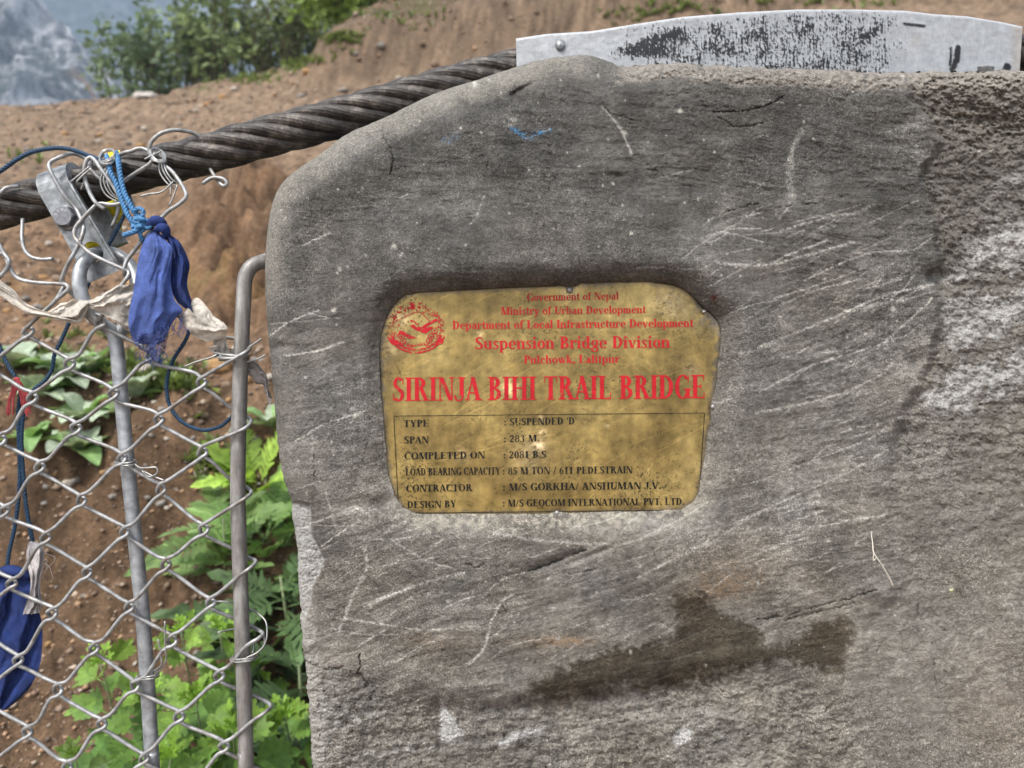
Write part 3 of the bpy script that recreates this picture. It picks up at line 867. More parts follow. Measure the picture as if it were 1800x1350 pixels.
def lettering(mb, s_, x0, x1, y0, y1, cap, zoom=True):
    """one line of letters from (x0,y0) to (x1,y1) on the plate, cap height in the same pixels"""
    if zoom:
        k = 660 / 1800.
        x0, x1, y0, y1, cap = x0 * k + 640, x1 * k + 640, y0 * k + 470, y1 * k + 470, cap * k
    wd = sum(GL[c_][1] for c_ in s_)
    sx = (x1 - x0) / wd
    pen = 0
    for c_ in s_:
        gl, adv = GL[c_]
        for z, group in enumerate(gl):
            dz = .00001 * (z + 1)
            for q in group:
                pp = [(x0 + (pen + a) * sx, y0 + (y1 - y0) * ((pen + a) / wd) - b * cap) for a, b in q]
                area = sum(pp[i][0] * pp[(i + 1) % len(pp)][1] - pp[(i + 1) % len(pp)][0] * pp[i][1] for i in range(len(pp)))
                if area > 0: pp = pp[::-1]
                mb.poly(W([a for a, b in pp], [b for a, b in pp], PD - dz))
        pen += adv


def paint(name, col, wear):
    tb = NT(name)
    bcol, nn2, nn3 = brass(tb)
    w1 = tb.ramp(tb.math('ADD', tb.math('MULTIPLY', tb.noise(60, 6, .7), .75), tb.math('MULTIPLY', tb.noise(700, 2, .6), .35)), [(wear, 1.0), (wear + .07, 0.0)])
    cc = tb.mixc(w1, tb.mixc(1.0, col, tb.ramp(nn2, [(.3, .75), (.7, 1.25)]), 'MULTIPLY'), bcol)
    tb.b.inputs['Specular IOR Level'].default_value = .25
    return tb.p(Base_Color=cc, Roughness=.55, Metallic=tb.math('MULTIPLY', w1, .5))


RED = paint("worn_red_paint", (0.44, 0.009, 0.016), .37)
BLK = paint("worn_black_paint", (0.006, 0.006, 0.005), .36)
mb = MB()
lettering(mb, "Government of Nepal", 780, 1222, 161, 153, 36)
lettering(mb, "Ministry of Urban Development", 655, 1352, 227, 219, 37)
lettering(mb, "Department of Local Infrastructure Development", 422, 1580, 296, 285, 39)
lettering(mb, "Suspension Bridge Division", 530, 1468, 392, 385, 58)
lettering(mb, "Pulchowk, Lalitpur", 765, 1226, 461, 457, 39)
lettering(mb, "SIRINJA BIHI TRAIL BRIDGE", 134, 1638, 641, 627, 112)
obj("lettering", mb, RED, plaque, smooth=False, label="red lettering naming the ministry and the bridge")
mb = MB()
for s_, a, b, y0, y1, cap in [("TYPE", 188, 312, 765, 763, 33), ("SPAN", 190, 310, 844, 842, 33), ("COMPLETED ON", 192, 580, 921, 915, 33), ("LOAD BEARING CAPACITY", 198, 653, 998, 993, 35),
                              ("CONTRACTOR", 200, 519, 1076, 1072, 33), ("DESIGN BY", 205, 442, 1154, 1150, 33),
                              (": SUSPENDED 'D'", 670, 1020, 758, 752, 34), (": 283 M.", 668, 840, 838, 835, 33), (": 2081 B.S", 666, 874, 916, 912, 33), (": 85 M TON / 611 PEDESTRAIN", 663, 1288, 993, 986, 33),
                              (": M/S GORKHA/ ANSHUMAN J.V.", 663, 1424, 1070, 1062, 34), (": M/S GEOCOM INTERNATIONAL PVT. LTD.", 663, 1535, 1147, 1138, 33)]:
    lettering(mb, s_, a, b, y0, y1, cap)
obj("lettering", mb, BLK, plaque, smooth=False, label="black lettering of the bridge's data table")
mb = MB()
k = 660 / 1800.
for (xa, ya), (xb_, yb_) in (((142, 713), (1633, 698)), ((142, 713), (162, 1110)), ((1633, 698), (1606, 1085)), ((250, 1178), (1522, 1164))):
    a = np.array([xa * k + 640, ya * k + 470]); b = np.array([xb_ * k + 640, yb_ * k + 470])
    n_ = np.array([-(b - a)[1], (b - a)[0]]); n_ = n_ / np.linalg.norm(n_) * .55
    pp = [a + n_, b + n_, b - n_, a - n_]
    mb.poly(W([q[0] for q in pp], [q[1] for q in pp], PD - .000012 - .00001 * len(mb.v)))
obj("border_line", mb, BLK, plaque, smooth=False)

# emblem, worn red
mb = MB()
ez = [0]
def em(pts):
    ez[0] += 1
    pp = [(x * .0889 + 670, y * .0889 + 520) for x, y in pts]
    area = sum(pp[i][0] * pp[(i + 1) % len(pp)][1] - pp[(i + 1) % len(pp)][0] * pp[i][1] for i in range(len(pp)))
    if area > 0: pp = pp[::-1]
    mb.poly(W([a for a, b in pp], [b for a, b in pp], PD - .00001 - .000004 * (ez[0] % 12)))
def em_line(pts, w):
    for (xa, ya), (xb_, yb_) in zip(pts[:-1], pts[1:]):
        L = math.hypot(xb_ - xa, yb_ - ya) + 1e-6
        nx, ny = -(yb_ - ya) / L * w / 2, (xb_ - xa) / L * w / 2
        em([(xa + nx, ya + ny), (xb_ + nx, yb_ + ny), (xb_ - nx, yb_ - ny), (xa - nx, ya - ny)])
def arc(cx, cy, r, a0, a1, n=14, ry=None):
    return [(cx + math.cos(rad(a0 + (a1 - a0) * i / n)) * r, cy + math.sin(rad(a0 + (a1 - a0) * i / n)) * (ry or r)) for i in range(n + 1)]
rib_o = arc(690, 500, 660, 150, 30, 24, 640); rib_i = arc(690, 500, 560, 150, 30, 24, 545)
for i in range(24):
    em([rib_o[i], rib_o[i + 1], [mix(rib_o[i + 1][j], rib_i[i + 1][j], .33) for j in (0, 1)], [mix(rib_o[i][j], rib_i[i][j], .33) for j in (0, 1)]])
    em([rib_i[i], rib_i[i + 1], [mix(rib_i[i + 1][j], rib_o[i + 1][j], .36) for j in (0, 1)], [mix(rib_i[i][j], rib_o[i][j], .36) for j in (0, 1)]])
    if i % 2 and 3 < i < 20:
        em([[mix(rib_o[i][j], rib_i[i][j], .42) for j in (0, 1)], [mix(rib_o[i][j], rib_i[i][j], .62) for j in (0, 1)], [mix(rib_o[i + 1][j], rib_i[i + 1][j], .5) for j in (0, 1)]])
em([(150, 890), (230, 850), (340, 920), (300, 1000), (210, 960)]); em([(1060, 930), (1190, 830), (1240, 900), (1200, 950), (1080, 985)])
em([(570, 600), (640, 560), (700, 620), (830, 610), (760, 700), (700, 690)])
em([(760, 705), (830, 640), (920, 625), (1030, 600), (960, 690), (880, 750), (800, 725)])
em([(360, 690), (420, 690), (520, 760), (600, 790), (710, 830), (560, 860), (480, 800), (390, 760), (290, 790), (340, 740)])
em_line([(820, 620), (950, 540), (1100, 465)], 42); em_line([(830, 650), (1000, 545), (1110, 490)], 14)
em_line([(575, 480), (640, 500), (740, 590)], 22); em([(570, 480), (600, 490), (620, 520), (590, 515)])
em_line([(330, 480), (420, 440), (560, 370), (640, 330), (745, 320), (830, 370), (900, 440), (960, 500)], 14)
em([(575, 135), (600, 125), (690, 195), (640, 200), (680, 265), (580, 265)])
rr = np.random.default_rng(3)
for i in range(270):
    a = rr.uniform(165, 395) if i < 190 else rr.uniform(100, 175)
    r_ = rr.normal(520, 48)
    x_, y_ = 680 + math.cos(rad(a)) * r_ * .93, 640 + math.sin(rad(a)) * r_ * .82
    if y_ > 1010 or (a > 270 and y_ > 800 and r_ > 540): continue
    q_ = rr.uniform(10, 27); o_ = rr.uniform(0, 90)
    em([(x_ + math.cos(rad(o_ + t_a)) * q_ * (1 if j % 2 else .6), y_ + math.sin(rad(o_ + t_a)) * q_ * (1 if j % 2 else .6)) for j, t_a in enumerate(range(0, 360, 60))])
for cx, cy in ((400, 800), (1050, 690), (430, 900), (950, 880), (985, 800)):
    em_line(arc(cx, cy, 58, 0, 360, 10), 15); em(arc(cx, cy, 20, 0, 320, 6))
for i in range(7):
    x_ = 520 + i * 62
    em_line([(x_, 960 + 40 * math.sin(i)), (x_ + 60, 990 + 22 * math.cos(i)), (x_ + 110, 950)], 12)
em_line([(500, 940), (680, 990), (900, 950), (1010, 860)], 12); em_line([(540, 1010), (700, 1040), (900, 1020)], 10)
obj("emblem", mb, paint("worn_red_emblem", (0.42, 0.009, 0.016), .45), plaque, smooth=False)

# screws whose heads are daubed with cement
SCREW = simple("dull_screw_metal", (0.30, 0.29, 0.28), .45, .6, .3, 300, .4)
for sx_, sy_, rr_ in ((1002, 509, 6), (1254, 716, 5.5), (979, 902, 5), (1238, 548, 4)):
    mb = MB()
    rings = []
    for a, z in ((1, 0), (.95, .45), (.75, .8), (.4, 1), (.05, 1.05)):
        aa = np.arange(16) * math.pi / 8
        rings.append(W(sx_ + np.cos(aa) * rr_ * a, sy_ + np.sin(aa) * rr_ * a, np.full(16, PD - .0012 - z * .003)))
    R_ = np.array(rings); R_ = np.concatenate([R_, R_[:, :1]], 1)
    mb.grid(R_[:, ::-1])
    obj("screw", mb, SCREW, plaque)
# ------------------------------------------------------------------ hillside behind the pillar
def terr(xx, dd):
    """height of the ground (world z) at lateral xx and distance dd"""
    z = np.interp(dd, [0.3, 1.0, 1.25, 1.6, 1.9, 2.1, 2.3, 3, 4.5, 6, 7, 8.2, 9, 12, 60], [-1.5, -1.1, -.92, -.66, -.40, -.27, -.19, .09, .66, 1.24, 1.60, 1.95, 2.05, 2.3, 6])
    k_ = np.interp(dd, [1.0, 3, 7, 12], [.04, .10, .2, .26])
    q_ = xx + .46 * dd
    z = z + np.where(q_ < 0, q_ * .35, np.clip(q_, 0, 5)) * k_
    # bank of cut earth to the right of the bushes
    wob = fbm(xx / .9, dd * 0 + 4.2, 3, 401) * .22
    bank = sstep(5.75, 6.1, dd + wob) * sstep(-1.75, -1.35, xx + fbm(dd / .5, xx * 0, 2, 402) * .12)
    z = z + bank * (.40 + .10 * fbm(xx / .5, dd / .5, 3, 403))
    # crest: beyond it the ground falls into the valley
    cre = 7.9 + .5 * fbm(xx / 2.0, xx * 0 + 1, 2, 404)
    fall = np.clip(dd - cre, 0, None)
    left = sstep(-.9, -2.6, xx * (7.9 / np.maximum(dd, 7.9)) )
    z = z - left * (np.minimum(fall, 1.5) ** 2 * .22 + np.clip(fall - 1.5, 0, None) * 1.15)
    return z + CAM[2]


def terr_full(xx, dd):
    z = terr(xx, dd)
    a = np.interp(dd, [.5, 2, 6, 20], [.6, 1, 1.3, 3])
    z = z + fbm(xx / .55, dd / .55, 4, 411) * .055 * a + fbm(xx / .16, dd / .22, 4, 415, gain=.6) * .05 * sstep(2.3, 1.8, dd)
    z = z + fbm(xx / .13, dd / .13, 4, 421, gain=.6) * .032 * np.interp(dd, [1, 6, 20], [1, 1.2, .5])
    cl = fbm(xx / .045, dd / .045, 3, 431)
    z = z + np.clip(cl, 0, 1) ** 1.5 * .030 * np.interp(dd, [1, 6, 12], [1, 1.5, 0])
    # ragged little undercut half way down the near bank
    z = z + .05 * np.tanh((dd - 1.78 + fbm(xx / .2, dd * 0, 3, 441) * .12) * 14) * sstep(1.3, 1.6, dd) * sstep(2.4, 2.0, dd)
    return z


NR, NC = 620, 640
dr = np.exp(np.linspace(math.log(.55), math.log(60), NR))
tc_ = np.linspace(-1.6, 1.7, NC)
DD, TT = np.meshgrid(dr, tc_, indexing='ij')
XX = TT * DD
ZZ = terr_full(XX, DD)
n1 = fbm(XX / .7, DD / .7, 4, 451); n2_ = fbm(XX / .12, DD / .12, 4, 461); n3_ = fbm(XX / .03, DD / .03, 3, 471)
dirt = np.stack([mix(.22, .345, np.clip(.5 + n1, 0, 1)), mix(.140, .225, np.clip(.5 + n1, 0, 1)), mix(.088, .148, np.clip(.5 + n1, 0, 1))], -1)
n4_ = fbm(XX / .06, DD / .06, 3, 481)
dirt *= np.clip(1 + .75 * n2_ + .40 * n3_ + .75 * n4_, .2, 2.4)[..., None]
chip_ = (sstep(.30, .5, n4_) * sstep(-.1, .3, n2_ + n1))[..., None]
dirt = dirt * (1 - chip_ * .5) + np.array([.42, .33, .25]) * chip_ * .5
cut_ = np.exp(-((XX / DD + .36 - .02 * np.sin(DD * 6)) / .075) ** 2) * sstep(2.1, 2.4, DD) * sstep(4.6, 3.6, DD)
ZZ = ZZ + cut_ * (.12 + .34 * fbm(XX / .22, DD / .35, 4, 491, gain=.6))
dirt = dirt * (1 - cut_[..., None] * .6) + np.array([.18, .105, .062]) * (1 + .5 * n2_ + .3 * n4_)[..., None] * cut_[..., None] * .6
low_d = sstep(2.15, 1.75, DD + n2_ * .2)[..., None]
dirt = dirt * (1 - low_d * .38) + np.array([.10, .06, .035]) * low_d * .2                # darker moist earth in the cut bank
ora = (sstep(.1, .5, n1 + n2_ * .6) * np.exp(-((DD - 2.6) / .9) ** 2))[..., None]
dirt = dirt * (1 - ora * .4) + np.array([.33, .16, .06]) * ora * .4
dry = sstep(3.0, 5.0, DD)[..., None] * .7
dirt = dirt * (1 - dry) + np.array([.31, .232, .170]) * np.clip(1 + .55 * n2_ + .3 * n3_ + .7 * n4_, .25, 2)[..., None] * dry
grs = (sstep(.15, .45, n1 * .7 + n2_ * .5) * sstep(2.0, 2.4, DD) * sstep(3.4, 2.6, DD) * .35)
top_g = sstep(6.15, 6.5, DD) * sstep(-1.9, -1.5, XX) * .7 + sstep(7.2, 7.7, DD + n2_) * sstep(-3.4, -2.9, XX) * .85
grs = np.clip(grs + top_g * sstep(-.5, .2, n1 + n2_), 0, 1)[..., None]
dirt = dirt * (1 - grs) + np.array([.115, .135, .045]) * (1 + .4 * n3_)[..., None] * grs
bk_ = (sstep(5.5, 6.2, DD) * sstep(-1.9, -1.4, XX))[..., None]
dirt = np.clip(dirt * (.80 - .22 * bk_) * np.array([1.0, .98, .92]), .01, .6)
mb = MB()
mb.grid(np.stack([XX, DD, ZZ], -1), attr=dirt)
# the same ground carried on behind the viewer, where the bridge's approach is trodden flat
bx_, by_ = np.meshgrid(np.linspace(-60, 60, 90), -60 + 60.56 * np.linspace(0, 1, 70) ** .6)
bz_ = .14 + .05 * fbm(bx_ / 1.5, by_ / 1.5, 4, 495) * sstep(.4, -.5, by_)
mb.grid(np.stack([bx_, by_, bz_], -1), attr=np.broadcast_to(np.array([.27, .19, .135]), bx_.shape + (3,)))
t = NT("bare_earth")
c = t.attr()
g1 = t.noise(55, 6, .7); g2 = t.noise(260, 4, .6)
c = t.mixc(1.0, c, t.ramp(g1, [(.3, .55), (.5, 1.0), (.72, 1.55)]), 'MULTIPLY')
c = t.mixc(1.0, c, t.ramp(g2, [(.3, .7), (.7, 1.3)]), 'MULTIPLY')
t.p(Base_Color=c, Roughness=.95, Normal=t.bump(t.math('ADD', g1, t.math('MULTIPLY', g2, .3)), .9, .02))
t.b.inputs['Specular IOR Level'].default_value = .15
obj("ground", mb, t.m, attr=True, kind="structure")

# ------------------------------------------------------------------ mountains across the valley
def ridge(name, dist, pts, depth, seed, mat_, rough):
    """a mountain flank whose skyline passes through photo points pts at distance dist, sloping towards us"""
    n_x, n_y = 260, 200
    xs = np.linspace(pts[0][0], pts[-1][0], n_x)
    sk = np.interp(xs, [p_[0] for p_ in pts], [p_[1] for p_ in pts])
    topw = W(xs, sk, np.full(n_x, dist))
    P_ = np.zeros((n_y, n_x, 3))
    for j in range(n_y):
        f = j / (n_y - 1)
        base = topw.copy()
        base[:, 1] -= depth * f
        base[:, 2] = topw[:, 2] * (1 - f) + (-dist * .35) * f
        P_[j] = base
    a_, b_ = P_[..., 0] / (dist * .12), (P_[..., 2] + P_[..., 1] * .4) / (dist * .12)
    nn = fbm(a_ + b_ * .4, b_ * .7 - a_ * .3, 6, seed, gain=.58, ridge=True)
    n5 = fbm(a_ * 3, b_ * 3, 5, seed + 5)
    P_[..., 1] -= nn * rough * dist
    P_[..., 2] += n5 * rough * .3 * dist
    m = MB(); m.grid(P_[::-1])
    return obj(name, m, mat_, kind="structure")


def rockmat(name, rockc, greenc, lo, hi, sc_):
    tb = NT(name)
    mp = tb.mapping((1.6, .8, .35), (0, .65, 0))
    a_ = tb.noise(sc_, 9, .72, vec=mp, dist=.6)
    b_ = tb.noise(sc_ * .22, 5, .6)
    f_ = tb.math('ADD', tb.math('MULTIPLY', a_, .6), tb.math('MULTIPLY', b_, .4))
    cl_ = tb.mixc(tb.ramp(f_, [(lo, 0.), (hi, 1.)]), greenc, rockc)
    cl_ = tb.mixc(1., cl_, tb.ramp(tb.noise(sc_ * 3.5, 6, .7), [(.3, .5), (.7, 1.5)]), 'MULTIPLY')
    return tb.p(Base_Color=cl_, Roughness=.95)


ridge("mountain", 420, [(-900, -160), (-200, -150), (150, -120), (330, -50), (430, 10), (520, 60), (640, 120), (900, 220), (1200, 300)], 260, 501,
      rockmat("blue_forest_slope", (.20, .22, .25), (.016, .042, .042), .52, .60, .06), .045)
ridge("mountain", 170, [(-700, -260), (-250, -170), (0, -70), (60, -25), (110, 30), (160, 90), (215, 150), (262, 210), (330, 280), (420, 360)], 90, 521,
      rockmat("rocky_slope", (.40, .40, .41), (.035, .048, .048), .45, .56, .34), .06)

# ------------------------------------------------------------------ air of the valley
mb = MB()
mb.box((0, 240, 0), 1300, 640, 520)
tb = NT("valley_haze")
tb.t.nodes.remove(tb.b)
vv = tb.t.nodes.new("ShaderNodeVolumePrincipled")
vv.inputs['Color'].default_value = (.62, .78, 1, 1)
vv.inputs['Density'].default_value = .0021
vv.inputs['Anisotropy'].default_value = .2
tb.t.links.new(vv.outputs[0], tb.out.inputs['Volume'])
obj("haze", mb, tb.m, smooth=False, kind="stuff")
# ------------------------------------------------------------------ saddle plate on top of the pillar
SADTOP = [(907, 71), (960, 63), (1040, 58), (1120, 45), (1200, 33), (1300, 25), (1400, 20), (1500, 20), (1590, 22), (1640, 28), (1700, 32), (1760, 42), (1797, 50)]
sadt = resample(SADTOP, 640)
SD = .708
saddle = thing("saddle_plate", tuple(W(1350, 140, SD + .01)), "curved galvanised steel plate with scraped black paint lying along the pillar's top", "steel plate")
rows = 84
vv_ = np.linspace(0, 1, rows)[:, None]
SX = np.broadcast_to(sadt[:, 0], (rows, 640)).copy(); SY = sadt[:, 1] * (1 - vv_) + 190 * vv_
SX[:, :] += (SY - sadt[:, 1]) * np.interp(sadt[:, 0], [907, 1700, 1797], [.03, 0, -.06])
n1 = fbm(SX / 4.6 + .3 * fbm(SX / 9, SY / 9, 2, 603), SY / 6.0, 4, 601, gain=.7); n2_ = fbm(SX / 40, SY / 25, 3, 611); n3_ = fbm(SX / 3.0, SY / 30, 2, 621)
cover = (np.interp(SX, [1030, 1060, 1130, 1185, 1210, 1330, 1460, 1500, 1540, 1580, 1620], [-1.4, .0, .55, .5, .02, 0, .0, .12, 0, -.5, -1.6])
         + .15 * n2_ - .8 * sstep(10, -8, SY - (sadt[:, 1] + np.interp(SX, [1030, 1100, 1200, 1300, 1400, 1600], [55, 30, 12, 4, 2, 4])))
         - sstep(90, 110, SY) * np.interp(SX, [1030, 1180, 1220], [1.2, .6, 0]))
blk = sstep(-.12, .16, cover * .55 + n1 * .85 + n3_ * .4 + n2_ * .35 - .02)
blk2 = np.zeros_like(SX)
for pl, w_ in [([(1672, 84), (1670, 115)], 2), ([(1684, 84), (1682, 104), (1674, 122)], 5), ([(1770, 118), (1768, 128)], 7), ([(1590, 42), (1625, 46)], 2.5)]:
    blk2 = np.maximum(blk2, sstep(w_ + 1.5, w_ - 1, seg_dist(SX + n1 * 3, SY + n1 * 2, pl)))
blk = np.maximum(blk, blk2)
gal = .35 + .045 * n2_ + .03 * n3_ + .02 * n1
cs_ = np.stack([gal * .97, gal, gal * 1.03], -1)
rust = (np.exp(-((SX - 1788) / 9) ** 2) * .6 + np.exp(-((SX - 1610) / 10) ** 2 - ((SY - 72) / 14) ** 2) * .4)[..., None]
cs_ = cs_ * (1 - rust * .5) + np.array([.32, .22, .12]) * rust * .5
cs_ = cs_ * (1 - blk[..., None]) + np.array([.010, .0105, .012]) * blk[..., None]
relief = n2_ * .0006 - blk * -.00015
pf = W(SX, SY, SD - relief)
chf = W(sadt[:, 0], sadt[:, 1] - 3.2, np.full(640, SD + .0022))
bkf = W(sadt[:, 0], sadt[:, 1] - 3.2, np.full(640, SD + .008))
bkb = W(SX[-1], SY[-1], np.full(640, SD + .008))
mb = MB()
mb.grid(np.concatenate([[bkb], [bkf], [chf], pf], 0), attr=np.concatenate([[cs_[0] * 0 + .38], [cs_[0] * 0 + .38], [cs_[0] * 0 + .5], cs_], 0))
for c_ in (0, -1):
    e1 = pf[:, c_]; e2 = e1 + FWD * .008
    mb.grid(np.array([e1, e2] if c_ == -1 else [e2, e1]), attr=np.full((2, rows, 3), .32))
t = NT("galvanised_plate")
c = t.attr(); g1 = t.noise(180, 5, .6)
c = t.mixc(1.0, c, t.ramp(g1, [(.3, .82), (.7, 1.15)]), 'MULTIPLY')
t.p(Base_Color=c, Roughness=.5, Metallic=.25, Normal=t.bump(g1, .35, .001))
obj("plate_face", mb, t.m, saddle, attr=True)
GALV = simple("galvanised_steel", (.235, .245, .25), .46, .5, .45, 150, .35)
tb = NT("galvanised_wire")
c = tb.mixc(tb.ramp(tb.noise(38, 5, .7), [(.50, 0.), (.66, .8)]), (.34, .34, .335), (.20, .165, .135))
c = tb.mixc(1., c, tb.ramp(tb.noise(130, 4, .6), [(.3, .6), (.7, 1.35)]), 'MULTIPLY')
WIRE = tb.p(Base_Color=c, Roughness=.48, Metallic=.4, Normal=tb.bump(tb.noise(400, 3), .25, .0006))
DARKW = simple("grey_old_steel", (.20, .195, .185), .5, .4, .4, 160, .4)
# rivet and the threaded stub
mb = MB(); rings = []
for a, z in ((1, 0), (.9, .5), (.6, .85), (.1, 1)):
    aa = np.arange(17) * math.pi / 8
    rings.append(W(985 + np.cos(aa) * 9 * a, 79 + np.sin(aa) * 10 * a, np.full(17, SD - .0004 - z * .003)))
mb.grid(np.array(rings)[:, ::-1]); obj("rivet", mb, GALV, saddle)
mb = MB(); rings = []
for k in range(9):
    aa = np.arange(17) * math.pi / 8
    rr_ = 16 if k % 2 else 13.5
    rings.append(W(1733 + np.cos(aa) * rr_, 135 - k * 2.3 + np.sin(aa) * rr_ * .12, SD - .012 + np.sin(aa) * rr_ * .0005))
mb.grid(np.array(rings)); mb.poly(rings[-1][:16])
obj("threaded_stub", mb, DARKW, saddle)

# ------------------------------------------------------------------ the main cable: six strands laid right-handed, wires showing
axp = [(-900, 680), (-560, 545), (-260, 440), (-120, 402), (0, 367), (175, 320), (250, 299), (350, 274), (460, 243), (560, 217), (660, 189), (800, 149), (907, 123), (1010, 104), (1150, 88), (1350, 78), (1550, 80), (1700, 88), (1830, 101), (1990, 120), (2300, 170), (2800, 260)]
ax_px = catmull(axp, 60)
axd = np.interp(ax_px[:, 0], [-260, 900, 1990], [.75, .757, .76])
AX = W(ax_px[:, 0], ax_px[:, 1], axd)
dl = np.concatenate([[0], np.cumsum(np.linalg.norm(np.diff(AX, axis=0), axis=1))])
n_ = 1500
sl = np.linspace(0, dl[-1], n_)
AX = np.stack([np.interp(sl, dl, AX[:, k]) for k in range(3)], -1)
tg = np.gradient(AX, axis=0); tg /= np.linalg.norm(tg, axis=1)[:, None]
upn = np.array([0, 0, 1.0]) - tg * tg[:, 2:3]; upn /= np.linalg.norm(upn, axis=1)[:, None]
frn = np.cross(tg, upn); frn *= np.sign(frn @ -FWD)[:, None]
RC, LAY = .0126, .215
cable = thing("suspension_cable", tuple(AX[n_ // 2]), "thick greasy dark steel wire rope running behind the pillar", "cable")
t = NT("greasy_rope_steel")
g1 = t.noise(90, 6, .7); g2 = t.noise(600, 3, .6)
c = t.ramp(g1, [(.32, (.012, .009, .007)), (.5, (.042, .034, .028)), (.70, (.15, .128, .108))])
c = t.mixc(1.0, c, t.attr(), 'MULTIPLY')
c = t.mixc(1.0, c, t.ramp(t.noise(22, 4, .6), [(.35, .45), (.65, 1.5)]), 'MULTIPLY')
c = t.mixc(1.0, c, t.ramp(g2, [(.3, .6), (.7, 1.5)]), 'MULTIPLY')
t.p(Base_Color=c, Roughness=.50, Metallic=.15, Normal=t.bump(g2, .5, .0008))
ROPE = t.m
for k in range(6):
    ph = sl / LAY * 2 * math.pi + k * math.pi / 3
    cen = AX + RC * (np.cos(ph)[:, None] * upn + np.sin(ph)[:, None] * frn)
    rdn = np.cos(ph)[:, None] * upn + np.sin(ph)[:, None] * frn
    tgt = np.gradient(cen, axis=0); tgt /= np.linalg.norm(tgt, axis=1)[:, None]
    rdn = rdn - tgt * np.sum(rdn * tgt, 1)[:, None]; rdn /= np.linalg.norm(rdn, axis=1)[:, None]
    bn = np.cross(tgt, rdn)
    NS = 64
    th_ = np.arange(NS + 1) * 2 * math.pi / NS
    NWIRE = 15
    tw = th_[None, :] * NWIRE + sl[:, None] / .06 * 2 * math.pi
    lobe = np.abs(np.cos(tw / 2)) ** .8
    nzr = fbm(np.broadcast_to(sl[:, None] * 60, tw.shape), np.broadcast_to(th_[None] * 1.2 + k * 9, tw.shape), 3, 630 + k)
    r_ = .0076 * (.955 + .045 * lobe + .03 * nzr)
    pts = cen[:, None] + r_[..., None] * (np.cos(th_)[None, :, None] * rdn[:, None] + np.sin(th_)[None, :, None] * bn[:, None])
    tint = (.62 + .52 * lobe) * (1 + .35 * nzr)
    m_ = MB(); m_.grid(pts[:, ::-1], attr=np.repeat(tint[:, ::-1, None], 3, 2))
    obj("strand", m_, ROPE, cable, attr=True)
mb = MB(); mb.tube(AX[::6], .0075, 8); obj("core", mb, DARKW, cable)


def P3d(pts, n=6, smooth=True):
    return WL(catmull(pts, n) if smooth else pts)


# ------------------------------------------------------------------ hanger clamp with its eye rod
CD = .722
clamp = thing("cable_clamp", tuple(W(184, 486, CD)), "grey galvanised hanger clamp folded over the cable with one bolt", "clamp")
BL, BR = np.array([157., 497.]), np.array([213., 474.])
TL, TR = np.array([68., 339.]), np.array([121., 319.])


def cl(a, b, d):
    """a 0..1 across, b 0..1 from the foot up the flat front"""
    p_ = (BL * (1 - a) + BR * a) * (1 - b) + (TL * (1 - a) + TR * a) * b
    return W(p_[0], p_[1], d)


THK = .008
mb = MB()
# flat with the round eye hole: fan between hole and a rectangle b in 0..0.52
hc = np.array([.56, .27]); NH = 40
def rectpt(ang):
    dx, dy = math.cos(ang), math.sin(ang)
    tx = (1.0 - hc[0]) / dx if dx > 1e-9 else (hc[0] / -dx if dx < -1e-9 else 1e9)
    ty = (.52 - hc[1]) / dy if dy > 1e-9 else (hc[1] / -dy if dy < -1e-9 else 1e9)
    s_ = min(tx, ty)
    return hc[0] + dx * s_, hc[1] + dy * s_
angs = sorted([2 * math.pi * i / NH for i in range(NH)] + [math.atan2(y_ - hc[1], x_ - hc[0]) % (2 * math.pi) for x_ in (0, 1) for y_ in (0, .52)])
for dd_, flip in ((CD, False), (CD + THK, True)):
    inn = [cl(hc[0] + math.cos(a) * .27, hc[1] + math.sin(a) * .105, dd_) for a in angs]
    out_ = [cl(*rectpt(a), dd_) for a in angs]
    R_ = np.array([inn + inn[:1], out_ + out_[:1]])
    mb.grid(R_ if not flip else R_[::-1])
inn = np.array([[cl(hc[0] + math.cos(a) * .27, hc[1] + math.sin(a) * .105, dd_) for a in angs + angs[:1]] for dd_ in (CD, CD + THK)])
mb.grid(inn[::-1])
# the rest of the strap: flat, over the cable, down the back
path = [(.52, CD, 0)] + [(b, CD, 0) for b in np.linspace(.6, 1, 5)]
LD = np.array([-.39, -.92])
prof_f = []
for b, d_, _ in path: prof_f.append((b, 0.0, d_))
RB_ = .028
for k in range(1, 13):
    a = math.pi * k / 12
    prof_f.append((1.0, math.sin(a) * (RB_ / .722 * 1300), CD + RB_ * (1 - math.cos(a))))
for b in np.linspace(.9, .42, 5): prof_f.append((b, 0.0, CD + 2 * RB_))
def strap(across, inset):
    row = []
    for b, up_, d_ in prof_f:
        p_ = (BL * (1 - across) + BR * across) * (1 - b) + (TL * (1 - across) + TR * across) * b
        upx = up_ * (1 - inset / RB_)
        d2 = d_ + inset * (1 if d_ < CD + 1e-6 else (-1 if d_ > CD + 2 * RB_ - 1e-6 else math.cos(math.pi * (np.clip((d_ - CD) / (2 * RB_), 0, 1)))))
        # true perspective: the strap keeps its size going back
        q = W(p_[0] + LD[0] * upx, p_[1] + LD[1] * upx, CD)
        row.append(q + FWD * (d2 - CD))
    return np.array(row)
acs = np.linspace(0, 1, 7)
outer = np.array([strap(a, 0.0) for a in acs]); inner = np.array([strap(a, THK) for a in acs])
mb.grid(outer); mb.grid(inner[::-1])
mb.grid(np.array([inner[0], outer[0]])); mb.grid(np.array([outer[-1], inner[-1]]))
mb.grid(np.array([outer[:, -1], inner[:, -1]]))
